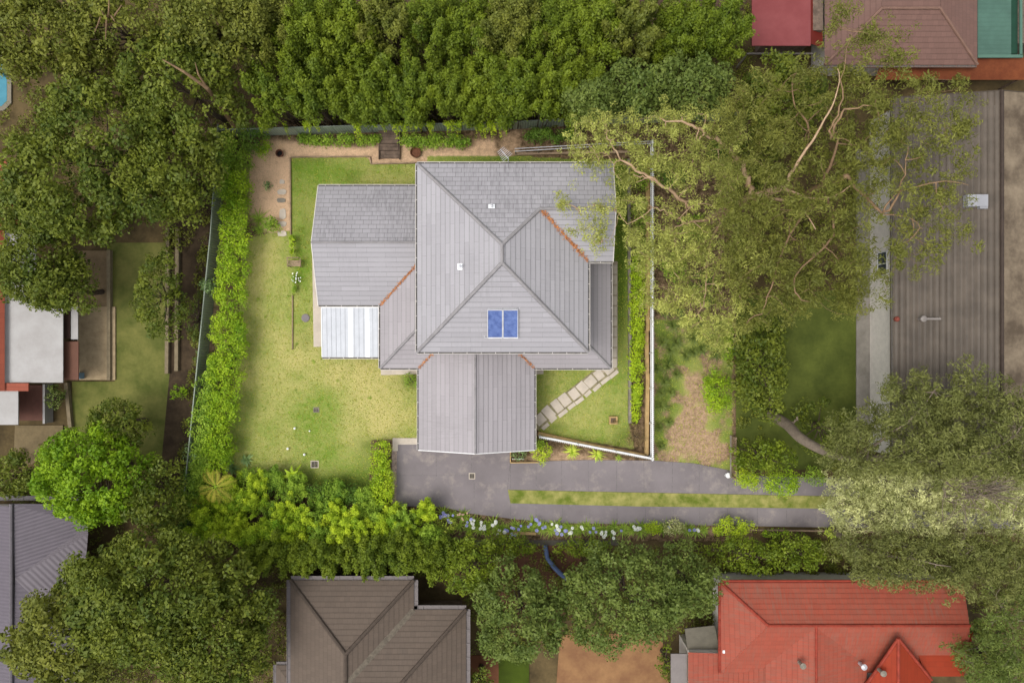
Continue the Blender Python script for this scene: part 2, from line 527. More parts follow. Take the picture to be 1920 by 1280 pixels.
def blades(name, label, c, n, L, wd, mat, seed, group=None, cat='plant', rise=.5, droop=.9, parent=None, part='leaves', tint=.5, lean=(0, 0), own=True):
    """a rosette of arching strap leaves, c: base point"""
    rng = random.Random(seed)
    t = thing(name, label, cat, c, group) if own else parent
    V, F, T = [], [], []
    w0 = wloc(t)
    for i in range(n):
        a = i * 2.399 + rng.uniform(-.3, .3)
        l = L * rng.uniform(.6, 1.15); el = rng.uniform(.25, 1.25)
        d = Vector((math.cos(a) + lean[0], math.sin(a) + lean[1], 0)); s = Vector((-math.sin(a), math.cos(a), 0))
        pts = []
        ns = 5
        for k in range(ns + 1):
            u = k / ns
            pts.append(Vector(c) + d * (l * u * math.cos(el) * (1 + .1 * u) + .02) + Vector((0, 0, l * (math.sin(el) * u - droop * .55 * u * u) + .03)))
        b0 = len(V)
        tt = min(1, max(0, tint + rng.gauss(0, .2)))
        for k, p in enumerate(pts):
            u = k / ns; w = wd * (1 - u ** 2 * .92) / 2
            z = max(p.z, .015)
            for sg in (-1, 1):
                q = p + s * w * sg
                V.append((q.x - w0.x, q.y - w0.y, z - w0.z + (0.01 if sg > 0 else 0))); T.append(tt)
        for k in range(ns):
            F.append((b0 + 2 * k, b0 + 2 * k + 1, b0 + 2 * k + 3, b0 + 2 * k + 2))
    me = bpy.data.meshes.new(part)
    me.from_pydata(V, [], F)
    at = me.attributes.new('tint', 'FLOAT', 'POINT'); at.data.foreach_set('value', np.array(T, dtype=np.float32))
    me.materials.append(mat)
    o = bpy.data.objects.new(part, me); COL.objects.link(o); o.parent = t
    return t

# ------------------------------------------------------------------ palette
M = {}
M['tile'] = tile_mat('grey_roof_tile', A(173, 170, 173), .33, 1.9, .75, dirt=.2, dirtcol=(.17, .165, .17, 1), dlo=.44, dhi=.66)
M['tile_n'] = tile_mat('weathered_roof_tile', A(172, 169, 172), .33, .55, .85, .009, .55, (.12, .115, .12, 1), .35, .68)
M['tile_low'] = tile_mat('grey_roof_tile_garage', A(173, 167, 169), .33, 2.2, .6, dirt=.25, dirtcol=(.17, .16, .16, 1), dlo=.45, dhi=.7)
M['ridge'] = plain('ridge_tile', A(156, 152, 152), .12, 1.5, .8, fine=8)
M['white'] = plain('white_paint', (.72, .72, .71, 1), .06, 3, .5, bmp=.1)
M['cream'] = plain('cream_fascia', (.62, .58, .53, 1), .08, 3, .6, bmp=.1)
M['gutin'] = plain('gutter_dirt', (.13, .12, .11, 1), .3, 8, .9)
M['wall'] = plain('rendered_wall', (.55, .5, .44, 1), .08, 2, .8)
M['glass'] = plain('window_glass', (.04, .05, .06, 1), .1, 2, .08, bmp=0)
M['frame'] = plain('window_frame_paint', (.6, .6, .6, 1), .05, 2, .5, bmp=0)
M['patio'] = plain('white_patio_sheet', (.46, .475, .50, 1), .06, 1.5, .5, bmp=0)
M['patio_rib'] = plain('patio_rib', (.40, .41, .43, 1), .05, 1.5, .5, bmp=0)
M['clear'] = plain('translucent_sheet', (.88, .89, .9, 1), .02, 2, .3, bmp=0)
M['solar'] = plain('solar_absorber', A(84, 106, 168), .16, 2.2, .25, fine=5, bmp=0, c2=A(112, 134, 190))
M['metal'] = plain('galvanised_metal', (.5, .5, .52, 1), .15, 4, .4, metal=.3)
M['dark_metal'] = plain('dark_metal', (.08, .08, .09, 1), .2, 4, .5)
M['lead'] = plain('valley_metal', (.3, .24, .22, 1), .25, 6, .7)
def drive_mat():
    m, nt, b = newmat('driveway_concrete', .85)
    c = A(138, 130, 131)
    f1 = noise_fac(nt, .3, 4, .6, .32, .68); f2 = noise_fac(nt, 14, 4, .8, .2, .8)
    pale = noise_fac(nt, .8, 6, .72, .52, .74); dk = noise_fac(nt, 1.7, 7, .7, .64, .72); sp = noise_fac(nt, 6, 2, .5, .72, .76)
    col = mix(nt, f1, tuple(x * .84 for x in c[:3]) + (1,), tuple(x * 1.12 for x in c[:3]) + (1,))
    for f, k, tc in ((pale, .6, A(188, 176, 164)), (dk, .35, A(116, 106, 104)), (sp, .35, A(90, 80, 76))):
        q = nt.nodes.new('ShaderNodeMath'); q.operation = 'MULTIPLY'; q.inputs[1].default_value = k; q.use_clamp = True
        nt.links.new(f, q.inputs[0]); col = mix(nt, q.outputs[0], col, tc)
    col = mix(nt, 1.0, col, mix(nt, f2, (.9, .9, .9, 1), (1.04, 1.04, 1.04, 1)), 'MULTIPLY')
    nt.links.new(col, b.inputs['Base Color']); bump(nt, b, f2, .3, .01)
    return m
M['concrete'] = drive_mat()
M['joint'] = plain('driveway_joint', (.17, .155, .155, 1), .3, 6, .95)
M['apron'] = plain('pale_concrete', A(214, 201, 184), .1, 1.2, .85, fine=6)
M['pebble'] = plain('pink_pebbles', A(190, 168, 155), .35, 9, .9, fine=22)
M['sand'] = plain('sandstone', A(200, 168, 116), .2, 2.5, .9, fine=9)
M['greystone'] = plain('grey_sleeper', A(150, 142, 128), .25, 2.5, .9, fine=9)
M['timber'] = plain('weathered_timber', A(172, 148, 122), .25, 2, .9, fine=8)
M['darktimber'] = plain('dark_timber', A(122, 104, 90), .3, 2, .9, fine=8)
M['fence'] = rib_mat('green_steel_sheet', A(158, 170, 152), .18, .3)
M['fencecap'] = plain('green_steel_rail', A(146, 156, 140), .1, 2, .5)
M['terracotta'] = plain('terracotta', A(120, 78, 60), .2, 5, .85)
M['rust'] = plain('rusted_steel', A(122, 80, 58), .2, 4, .85)
M['black'] = plain('black_gap', (.012, .01, .01, 1), .2, 3, .9)
M['bark'] = plain('brown_bark', (.09, .065, .045, 1), .3, 4, .9)
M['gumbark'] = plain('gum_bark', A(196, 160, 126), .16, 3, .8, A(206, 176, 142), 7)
M['gumbark2'] = plain('gum_bark_dimmed', A(150, 122, 92), .2, 3, .85)  # gum bark darkened to carry the overlay dimming outside the lot
M['greybark'] = plain('grey_bark', A(138, 124, 108), .2, 3, .85)
M['dryleaf'] = leaf_mat('dry_leaf', A(120, 66, 40), A(226, 150, 104), .1)
# foliage (base colours, dark leaf / light leaf)
M['hedge'] = leaf_mat('hedge_leaf', (0.069, 0.150, 0.010, 1), (0.375, 0.500, 0.037, 1), .3)
M['hedge2'] = leaf_mat('box_hedge_leaf', (0.088, 0.175, 0.010, 1), (0.450, 0.550, 0.044, 1), .3)
M['lime'] = leaf_mat('lime_leaf', (.11, .20, .015, 1), (.52, .61, .06, 1), .35)
M['mid'] = leaf_mat('mid_leaf', (0.075, 0.150, 0.022, 1), (0.330, 0.450, 0.075, 1), .3)
M['deep'] = leaf_mat('deep_leaf', (0.038, 0.090, 0.018, 1), (0.150, 0.240, 0.045, 1), .25)
M['blueleaf'] = leaf_mat('blue_green_leaf', (0.065, 0.117, 0.065, 1), (0.260, 0.364, 0.208, 1), .25)
M['gum'] = leaf_mat('gum_leaf', (.10, .115, .035, 1), (.46, .47, .19, 1), .3)
M['gum_dim'] = leaf_mat('gum_leaf_olive', (.05, .055, .016, 1), (.19, .195, .06, 1), .3)  # same gum leaf with the overlay dimming outside the lot in its colour
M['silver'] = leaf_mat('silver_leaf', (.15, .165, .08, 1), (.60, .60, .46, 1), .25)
M['silver_dim'] = leaf_mat('silver_leaf_olive', (.045, .052, .02, 1), (.18, .19, .085, 1), .25)  # same silver leaf, darkened where the overlay dims the crown
M['tree_dim'] = leaf_mat('dark_tree_leaf', (.027, .042, .007, 1), (.142, .165, .028, 1), .25)  # overlay dimming outside the lot is worked into this leaf colour
M['tree_olive'] = leaf_mat('olive_tree_leaf', (.045, .055, .012, 1), (.17, .18, .04, 1), .25)  # olive leaf, colour lowered by the overlay dimming of the outer blocks
M['rush'] = leaf_mat('rush_leaf', (.035, .06, .02, 1), (.20, .24, .08, 1), .25)
M['bamboo_dim'] = leaf_mat('bamboo_leaf', (.035, .056, .006, 1), (.165, .21, .022, 1), .3)  # bamboo green darkened to carry the dimming overlay beyond the fence
M['lime_dim'] = leaf_mat('round_tree_leaf', (0.050, 0.100, 0.005, 1), (0.213, 0.325, 0.015, 1), .3)  # ball tree green, overlay dimming included in the colour
M['grey_dim'] = leaf_mat('grey_green_leaf', (0.037, 0.056, 0.016, 1), (0.138, 0.175, 0.056, 1), .25)  # grey green with the dimming overlay put into the colour
M['purple'] = leaf_mat('bronze_leaf', (.075, .055, .04, 1), (.27, .19, .14, 1), .25)
M['strap'] = leaf_mat('strap_leaf', (0.080, 0.144, 0.024, 1), (0.416, 0.528, 0.128, 1), .25)
M['strapy'] = leaf_mat('variegated_strap_leaf', (0.200, 0.300, 0.037, 1), (0.625, 0.688, 0.175, 1), .25)
M['palm'] = leaf_mat('palm_leaf', (0.200, 0.213, 0.037, 1), (0.575, 0.500, 0.125, 1), .25)
M['lilac'] = plain('lilac_petal', (.36, .36, .72, 1), .12, 9, .7)
M['whitepetal'] = plain('white_petal', (.85, .86, .78, 1), .06, 9, .7)
M['pinkpetal'] = plain('pale_pink_petal', (.72, .45, .36, 1), .1, 9, .7)

# ------------------------------------------------------------------ ground
base = plain('woodland_soil', A(92, 78, 50), .3, .5, .95, A(118, 100, 66), 6)
g = MB(); g.face([(-400, -400, -.06), (400, -400, -.06), (400, 400, -.06), (-400, 400, -.06)])
tag(g.build('ground', base), kind='structure')

def yard_material():
    m, nt, b = newmat('yard_turf', .95)
    def att(n):
        a = nt.nodes.new('ShaderNodeAttribute'); a.attribute_name = n; return a.outputs['Fac']
    def mth(op, a, b_, clamp=False):
        q = nt.nodes.new('ShaderNodeMath'); q.operation = op; q.use_clamp = clamp
        for i, x in enumerate((a, b_)):
            if isinstance(x, (int, float)): q.inputs[i].default_value = x
            else: nt.links.new(x, q.inputs[i])
        return q.outputs[0]
    n1 = noise_fac(nt, .45, 5, .7, .25, .75)
    n2 = noise_fac(nt, 3.2, 5, .75, .25, .75)
    n3 = noise_fac(nt, 16, 3, .8, .2, .8)
    dry = mth('ADD', att('dry'), mth('MULTIPLY', mth('SUBTRACT', n1, .5), .7))
    dry = mth('ADD', dry, mth('MULTIPLY', mth('SUBTRACT', n2, .5), .6), True)
    green = mix(nt, dry, A(124, 158, 50), A(212, 202, 130))
    lush = mth('ADD', att('lush'), mth('MULTIPLY', mth('SUBTRACT', n2, .5), .35), True)
    green = mix(nt, lush, green, A(94, 118, 34))
    mul = mth('ADD', att('mul'), mth('MULTIPLY', mth('SUBTRACT', n2, .5), .7), True)
    soil = mix(nt, mul, A(84, 68, 44), A(246, 208, 172))
    sf = mth('ADD', att('soil'), mth('MULTIPLY', mth('SUBTRACT', n2, .5), .35))
    mr = nt.nodes.new('ShaderNodeMapRange'); mr.inputs['From Min'].default_value = .3; mr.inputs['From Max'].default_value = .7
    nt.links.new(sf, mr.inputs['Value'])
    col = mix(nt, mr.outputs[0], green, soil)
    gr = mix(nt, n3, (.55, .53, .48, 1), (1.18, 1.18, 1.15, 1))
    col = mix(nt, 1.0, col, gr, 'MULTIPLY')
    nt.links.new(col, b.inputs['Base Color'])
    bump(nt, b, n3, .8, .03)
    return m
M['yard'] = yard_material()

STEP = 3
gx = np.arange(322, 1412, STEP); gy = np.arange(222, 1016, STEP)
GX, GY = np.meshgrid(gx, gy)
def blur(a, n=1):
    for _ in range(n):
        p = np.pad(a, 1, mode='edge')
        a = (p[:-2, 1:-1] + p[2:, 1:-1] + p[1:-1, :-2] + p[1:-1, 2:] + p[1:-1, 1:-1]) / 5
    return a
soil = np.ones(GX.shape); mul = np.full(GX.shape, .12); dry = np.full(GX.shape, .35); lush = np.zeros(GX.shape)
LAWNS = [
    [(547, 296), (690, 295), (694, 308), (790, 308), (790, 835), (740, 832), (735, 822), (696, 824), (692, 940), (650, 945), (600, 915), (560, 900), (470, 900), (420, 880), (432, 780), (446, 640), (455, 450), (500, 438), (547, 432)],
    [(800, 294), (930, 294), (965, 292), (1100, 300), (1178, 300), (1180, 800), (1190, 842), (1010, 812), (1000, 690), (1000, 400), (800, 400)],
    [(1228, 600), (1375, 600), (1375, 885), (1228, 864)],
    [(440, 300), (470, 300), (462, 430), (455, 450), (440, 450)],
]
for i, p in enumerate(LAWNS):
    k = in_poly(GX, GY, p); soil[k] = 0
dead = [(1262, 690), (1340, 690), (1352, 780), (1374, 840), (1374, 872), (1280, 868), (1240, 850), (1236, 800), (1262, 760)]
dm = sum(a_ * np.exp(-(((GX - x_) / p_) ** 2 + ((GY - y_) / q_) ** 2)) for x_, y_, p_, q_, a_ in ((1300, 720, 26, 34, .7), (1290, 800, 34, 34, .8), (1330, 840, 34, 26, .9), (1268, 845, 24, 18, .9), (1345, 690, 20, 20, .5), (1318, 770, 26, 30, .8)))
K2 = in_poly(GX, GY, LAWNS[2]); dm = np.where(K2, dm, 0); mul[K2] = .34; lush[K2] += .25
NZ = np.array([[mnoise.fractal((x * .035, y * .035, 3.1), 1.0, 2.0, 4) for x in gx] for y in gy])
soil = np.where(K2, np.clip(dm * 1.15 + NZ * 1.2 + .16, 0, .9), soil); mul = np.maximum(mul, np.clip(dm * 1.1, 0, .52))
dry = np.maximum(dry, np.clip(dm * 1.5, 0, .9))
for p, v in (([(468, 280), (500, 262), (780, 285), (780, 296), (547, 296), (546, 436), (515, 442), (470, 415), (462, 330)], 1.0),
             ([(690, 262), (930, 262), (930, 300), (690, 310)], .8),
             ([(940, 235), (975, 235), (975, 290), (940, 290)], .45),
             ([(425, 360), (412, 480), (400, 560), (388, 660), (398, 660), (415, 520), (432, 400)], .5),
             ([(1000, 838), (1200, 866), (1000, 866)], .5), ([(900, 985), (1550, 985), (1550, 1000), (900, 1000)], .35)):
    mul[in_poly(GX, GY, p)] = v
def blob(arr, x, y, rx, ry, v):
    q = ((GX - x) / rx) ** 2 + ((GY - y) / ry) ** 2
    arr += v * np.exp(-q)
dry[in_poly(GX, GY, LAWNS[0])] = .44
for x, y, rx, ry, v in ((560, 690, 90, 60, .45), (700, 740, 80, 70, .45), (700, 800, 60, 40, .3), (500, 600, 40, 90, .1), (600, 770, 45, 55, -.5), (560, 700, 18, 14, -.4), (640, 860, 60, 40, -.25),
                        (600, 840, 70, 40, .1), (735, 690, 40, 25, .1), (660, 690, 40, 20, .2), (570, 330, 60, 40, -.3), (650, 320, 30, 20, -.3), (720, 330, 50, 20, .15), (565, 480, 18, 90, -.35), (760, 700, 25, 25, -.1),
                        (1080, 750, 60, 40, .05), (1160, 420, 20, 160, -.4), (1130, 640, 60, 60, .05), (1080, 780, 70, 30, .12), (1030, 740, 30, 40, .1), (500, 480, 30, 40, .35), (480, 520, 25, 60, .25)):
    blob(dry, x, y, rx, ry, v)
for x, y, rx, ry, v in ((770, 715, 20, 14, .8), (575, 430, 14, 60, .3), (700, 835, 30, 12, .5), (1165, 420, 14, 200, .75), (960, 300, 130, 10, .7), (1165, 560, 14, 90, .5), (455, 800, 22, 60, .2), (640, 905, 60, 22, .7), (690, 900, 20, 60, .4),
                        (1245, 700, 22, 130, .6), (1110, 300, 60, 18, .5), (1170, 820, 25, 20, .6), (1040, 800, 26, 9, .5), (595, 300, 40, 10, .3), (660, 330, 14, 12, .35), (550, 900, 100, 16, .6), (575, 640, 10, 20, .3)):
    blob(lush, x, y, rx, ry, v)
soil = blur(soil, 2); mul = blur(mul, 4); dry = blur(np.clip(dry, -.3, 1.2), 3)
k0 = SC
ZG = np.array([[0.0]])
H_, W_ = GX.shape
zz = np.zeros(GX.shape)
for j in range(0, H_):
    for i in range(0, W_, 1):
        zz[j, i] = .02 * mnoise.noise((GX[j, i] * .05, GY[j, i] * .05, 0))
co = np.stack([(GX - 960) * k0, (640 - GY) * k0, zz - .01], -1).reshape(-1, 3)
lawnmask = soil < .5
def grid_mesh(name, sel):
    fsel = sel[:-1, :-1]
    jj, ii = np.nonzero(fsel)
    a = jj * W_ + ii
    f = np.stack([a + W_, a + W_ + 1, a + 1, a], 1)
    used, inv = np.unique(f.ravel(), return_inverse=True)
    me = bpy.data.meshes.new(name)
    me.from_pydata(co[used].tolist(), [], inv.reshape(-1, 4).tolist())
    for n_, arr in (('soil', soil), ('mul', mul), ('dry', dry), ('lush', lush)):
        at = me.attributes.new(n_, 'FLOAT', 'POINT'); at.data.foreach_set('value', arr.ravel()[used].astype(np.float32))
    me.materials.append(M['yard'])
    o = bpy.data.objects.new(name, me); COL.objects.link(o)
    return tag(o, kind='structure')
grid_mesh('lawn', lawnmask)
grid_mesh('garden_bed', ~lawnmask)

def sheet(name, pxs, mat, z=.02, thick=.0, kind='structure'):
    mb = MB()
    pts = [P(x, y, z) for x, y in pxs]
    if thick:
        mb.prism([(p.x, p.y) for p in pts], z - thick, z)
    else:
        mb.prism([(p.x, p.y) for p in pts], z - .05, z)
    o = mb.build(name, mat)
    return tag(o, kind=kind) if kind else o

# loose grass over the lawn: real little blades, coloured by the same ground
def tufts():
    n = 60000
    X, Y = RNG.uniform(330, 1400, n), RNG.uniform(230, 1000, n)
    keep = np.zeros(n, bool)
    for p in LAWNS: keep |= in_poly(X, Y, p)
    X, Y = X[keep], Y[keep]; n = len(X)
    v = np.zeros((n, 3, 3)); c = np.stack([(X - 960) * k0, (640 - Y) * k0, np.full(n, .0)], 1)
    a = RNG.uniform(0, 6.28, n); w = RNG.uniform(.02, .05, n); h = RNG.uniform(.03, .07, n)
    dx = np.stack([np.cos(a) * w, np.sin(a) * w, np.zeros(n)], 1)
    v[:, 0] = c - dx; v[:, 1] = c + dx
    v[:, 2] = c + np.stack([-np.sin(a) * w * 1.3, np.cos(a) * w * 1.3, h], 1)
    me = bpy.data.meshes.new('grass')
    me.vertices.add(n * 3); me.loops.add(n * 3); me.polygons.add(n)
    me.vertices.foreach_set('co', v.ravel()); me.loops.foreach_set('vertex_index', np.arange(n * 3, dtype=np.int32))
    me.polygons.foreach_set('loop_start', np.arange(0, n * 3, 3, dtype=np.int32)); me.polygons.foreach_set('loop_total', np.full(n, 3, dtype=np.int32))
    at = me.attributes.new('tint', 'FLOAT', 'POINT'); at.data.foreach_set('value', np.repeat(RNG.random(n), 3).astype(np.float32))
    me.update(calc_edges=True)
    me.materials.append(leaf_mat('turf_blade', A(120, 138, 50), A(196, 188, 110), .2))
    o = bpy.data.objects.new('grass', me); COL.objects.link(o)
    tag(o, 'short patchy turf blades over the yard lawns', 'grass', kind='stuff')
tufts()

# driveway (one slab shape) and its turf strip, joints as real tooled grooves laid as strips
DZ = .03
drive = [(743, 833), (790, 833), (790, 846), (957, 846), (957, 866), (1100, 862), (1224, 863), (1300, 868), (1372, 882), (1420, 892), (1960, 905), (1960, 992), (1545, 988), (1300, 984), (1040, 980), (960, 972), (880, 962), (830, 950), (743, 948)]
sheet('driveway', drive, M['concrete'], DZ, .12)
jb = MB()
def joint(x0, y0, x1, y1, w=.028):
    jb.bar(P(x0, y0, DZ), P(x1, y1, DZ), w, .008)
for x, ya, yb in ((957, 866, 916), (1005, 865, 917), (1053, 864, 919), (1103, 863, 920), (1156, 863, 922), (1207, 863, 924), (1261, 866, 925), (1311, 870, 927), (1366, 882, 927), (1420, 893, 928)):
    joint(x, ya, x + R.uniform(-1, 1), yb)
for x in (957, 1005, 1055, 1106, 1157, 1210, 1262, 1312, 1364, 1420, 1475, 1530):
    joint(x, 943 + (x - 957) * .017, x, 974 + (x - 957) * .02)
joint(818, 848, 818, 893); joint(743, 891, 880, 891); joint(884, 848, 884, 883); joint(889, 902, 889, 955); joint(957, 866, 951, 918)
tag(jb.build('driveway_joint', M['joint']), kind='structure')
strip = [(952, 918), (1200, 923), (1560, 930), (1960, 936), (1960, 962), (1560, 953), (1200, 949), (957, 943)]
turf = plain('strip_turf', A(122, 140, 46), .2, 1.1, .95, A(182, 176, 104), 14, bmp=.8)
sheet('grass_strip', strip, turf, .07, .12)

# pale aprons and paths
sheet('concrete_path', [(585, 452), (612, 452), (640, 640), (608, 650), (588, 650)], M['apron'], .05, .12)
sheet('rear_path', [(714, 672), (790, 672), (790, 701), (714, 703)], M['apron'], .05, .12)
sheet('garage_path', [(736, 821), (790, 821), (790, 833), (746, 833), (746, 845), (736, 845)], M['apron'], .06, .12)
tag(sheet('gravel_strip', [(735, 845), (744, 845), (743, 945), (733, 945)], M['pebble'], .05, .1), kind='structure')
sheet('door_slab', [(990, 680), (1019, 680), (1019, 701), (990, 702)], M['apron'], .06, .12)
pave_base = plain('mossy_joint', A(158, 148, 116), .3, 3, .95, fine=9)
sheet('side_path', [(1125, 488), (1158, 490), (1158, 684), (1148, 696), (1125, 700)], plain('worn_path', A(186, 172, 152), .16, 2.5, .9, fine=12), .03, .1)
sheet('garden_path', [(1148, 690), (1156, 686), (1160, 692), (1148, 700), (1010, 806), (1000, 806), (1000, 782), (1110, 697), (1130, 688)], pave_base, .025, .1)
pv = MB()
import itertools
dirv = (P(1128, 688) - P(1015, 785)); nn_ = 8
ax = dirv.normalized(); nx = Vector((-ax.y, ax.x, 0))
c0 = P(1012, 786); c1 = P(1140, 690)
for i in range(nn_ + 1):
    c = c0.lerp(c1, i / nn_)
    w, h = .68 + R.uniform(-.1, .06), .84 + R.uniform(-.16, .1)
    an = math.atan2(ax.y, ax.x) + R.uniform(-.08, .08)
    pv.box((c.x + nx.x * R.uniform(-.04, .08), c.y + nx.y * R.uniform(-.04, .08), .03), (w, h, .05), an)
    # narrow border stones along the lower edge
    for q in (-.60,):
        e = c + nx * q
        pv.box((e.x + R.uniform(-.06, .06), e.y + R.uniform(-.04, .04), .028), (.66 + R.uniform(-.12, .1), .26, .04), an)
tag(pv.build('path_paving', M['apron']), kind='structure')
sp = MB()
for i in range(10):
    c = P(1151, 505 + i * 19.5); sp.box((c.x, c.y, .03), (.4, .62, .04), R.uniform(-.03, .03))
tag(sp.build('side_path_paving', M['apron']), kind='structure')
# edging
def edging(name, label, pts, w, h, mat, group=None):
    mb = MB()
    for (a, b) in zip(pts, pts[1:]):
        p, q = P(*a), P(*b); p.z = q.z = h / 2
        mb.bar(p, q, w, h + .04)
    return tag(mb.build(name, mat), label, 'edging', group)
edging('timber_edging', 'thin timber lawn edge along the mulch bed beside the stepping stones', [(546, 440), (545, 296)], .07, .12, M['timber'])
edging('timber_edging', 'thin timber lawn edge running along the top of the back lawn', [(546, 295), (692, 294)], .07, .12, M['timber'])
edging('timber_edging', 'short kinked timber edge below the brown mulch by the upper roof corner', [(694, 294), (696, 308), (779, 306)], .07, .12, M['timber'])
edging('timber_edging', 'low timber edge running down from the small box hedge', [(549, 552), (549, 655)], .06, .1, M['timber'])
edging('stone_edging', 'grey weathered sleeper wall between the side lawn and the green hedge bed', [(1178, 300), (1180, 640), (1180, 792)], .2, .3, M['greystone'])
for i, (a, b, l) in enumerate((((1213, 300), (1213, 620), 'upper long'), ((1211, 620), (1212, 700), 'middle bulging'), ((1213, 700), (1211, 852), 'lower'))):
    edging('sandstone_edging', '%s stretch of yellow sandstone edging inside the white picket fence' % l, [a, b], .26, .3, M['sand'], 'sandstone edging of the side bed')
edging('sandstone_edging', 'slanting yellow sandstone edging behind the diagonal picket fence', [(1009, 812), (1108, 834), (1211, 854)], .28, .3, M['sand'])
edging('timber_edging', 'pale timber border strip under the flower bed by the lower wheel track', [(1400, 992), (1960, 1000)], .1, .14, M['timber'])
edging('timber_edging', 'short pale stone border piece below the agapanthus bed', [(930, 997), (1005, 999)], .2, .14, M['sand'])
edging('timber_edging', 'sleeper edge behind the rail fence beside the back lawn', [(965, 290), (1180, 286)], .16, .2, M['timber'])

# stepping stones
for i, (x, y, w, h, l) in enumerate(((529, 341, 9, 8, 'small faded'), (529, 360, 16, 9, 'broad chipped'), (528, 376, 15, 8, 'grey wedge shaped'), (530, 401, 12, 18, 'upright lozenge shaped'), (530, 420, 14, 9, 'pale square'), (529, 438, 16, 9, 'lowest pale rectangular'))):
    mb = MB(); c = P(x, y)
    pts = []
    for a in range(7):
        t = a / 7 * 6.283 + .4
        pts.append((c.x + w * SC / 2 * 1.12 * math.copysign(abs(math.cos(t)) ** .6, math.cos(t)) * R.uniform(.85, 1.1), c.y + h * SC / 2 * 1.12 * math.copysign(abs(math.sin(t)) ** .6, math.sin(t)) * R.uniform(.85, 1.1)))
    mb.prism(pts, -.03, .045)
    tag(mb.build('stepping_stone', M['apron'] if i != 2 else M['greystone']), '%s sandstone step set in the brown mulch bed' % l, 'stepping stone', 'stepping stones through the mulch')

# ------------------------------------------------------------------ roofs
def roof_plane(mb, pts, course=.33, step=.02, uoff=0.0, mi=0):
    pts = [Vector(p) for p in pts]
    n = Vector((0, 0, 0))
    for i in range(len(pts)): n += pts[i].cross(pts[(i + 1) % len(pts)])
    if n.length < 1e-9: return
    n.normalize()
    if n.z < 0: n = -n; pts = pts[:1][:0] + pts[::-1]; pts = pts[-2:-1] * 0 + pts
    # horizontal direction within the plane
    u = Vector((-n.y, n.x, 0)) if abs(n.z) < .9999 else Vector((1, 0, 0))
    u.normalize(); v = n.cross(u)
    if v.z < 0: v = -v; u = -u
    o = min(pts, key=lambda p: p.z)
    q = [((p - o).dot(u), (p - o).dot(v)) for p in pts]
    vmax = max(a[1] for a in q)
    ext = o.x * abs(u.x) + o.y * abs(u.y)
    def clip(poly, lim, sign):
        out = []
        for i in range(len(poly)):
            a, b = poly[i], poly[(i + 1) % len(poly)]
            ia, ib = sign * (a[1] - lim) >= -1e-9, sign * (b[1] - lim) >= -1e-9
            if ia: out.append(a)
            if ia != ib:
                t = (lim - a[1]) / (b[1] - a[1]); out.append((a[0] + (b[0] - a[0]) * t, lim))
        return out
    k = 0
    while k * course < vmax - 1e-4:
        v0, v1 = k * course, min((k + 1) * course, vmax + 1e-6)
        c = clip(clip(q, v0, 1), (k + 1) * course, -1)
        if len(c) >= 3:
            P3 = [o + u * a + v * b + n * (step * (1 - (b - v0) / course)) for a, b in c]
            uvs = [(a + ext + uoff, b + .003) for a, b in c]
            nn = (P3[1] - P3[0]).cross(P3[2] - P3[0])
            if sum(((P3[i]).cross(P3[(i + 1) % len(P3)])).dot(n) for i in range(len(P3))) < 0:
                P3 = P3[::-1]; uvs = uvs[::-1]
            mb.face(P3, mi, uvs)
            lo = [a for a in c if abs(a[1] - v0) < 1e-5]
            if len(lo) >= 2 and step:
                a0, a1 = min(l[0] for l in lo), max(l[0] for l in lo)
                A0, A1 = o + u * a0 + v * v0, o + u * a1 + v * v0
                mb.face([A0, A1, A1 + n * step, A0 + n * step], mi, [(a0, v0), (a1, v0), (a1, v0 + .01), (a0, v0 + .01)])
        k += 1

def ridge(parent, lines, mat, r=.11, name='ridge_cap', lift=.03):
    mb = MB()
    for a, b in lines:
        a, b = Vector(a), Vector(b); L = (b - a).length; m = max(1, int(L / .42)); d = (b - a) / m
        for i in range(m):
            p, q = a + d * i, a + d * (i + 1.06)
            mb.tube([p + Vector((0, 0, lift)), q + Vector((0, 0, lift))], [r * 1.05, r * .93], 8)
    return mb.build(name, mat, parent)

def gutter(parent, pts, zs=None, w=.11, h=.11, name='gutter', mats=None, brackets=.9):
    """open U channel outside the eave line; pts run so that outside is on the right"""
    mats = mats or [M['cream'], M['gutin']]
    mb = MB()
    for a, b in zip(pts, pts[1:]):
        a, b = Vector(a), Vector(b); d = (b - a).normalized(); o = Vector((d.y, -d.x, 0))
        a2, b2 = a + Vector((0, 0, .0)), b
        # outer lip
        mb.bar(a2 + o * w + Vector((0, 0, -h / 2)), b2 + o * (w) + d * .0 + Vector((0, 0, -h / 2)), .025, h, 0)
        mb.bar(a2 + o * .0 + Vector((0, 0, -h * .6 - .01)), b2 + Vector((0, 0, -h * .6 - .01)), .02, h * .8, 0)
        mb.bar(a2 + o * w / 2 + Vector((0, 0, -h * .6)), b2 + o * w / 2 + Vector((0, 0, -h * .6)), w - .02, .02, 1)
        L = (b - a).length; n = int(L / brackets)
        for i in range(n):
            p = a + d * ((i + .5) * L / n)
            mb.bar(p + Vector((0, 0, .004)), p + o * w + Vector((0, 0, .004)), .03, .012, 0)
    return mb.build(name, mats, parent)

def fascia(parent, lines, mat, name='barge_board', w=.05, h=.2):
    mb = MB()
    for a, b in lines:
        mb.bar(Vector(a) + Vector((0, 0, -h / 2 + .035)), Vector(b) + Vector((0, 0, -h / 2 + .035)), w, h)
    return mb.build(name, mat, parent)

def walls(parent, poly, z0, z1, mat, name='wall'):
    mb = MB(); mb.prism(poly, z0, z1)
    return mb.build(name, mat, parent)

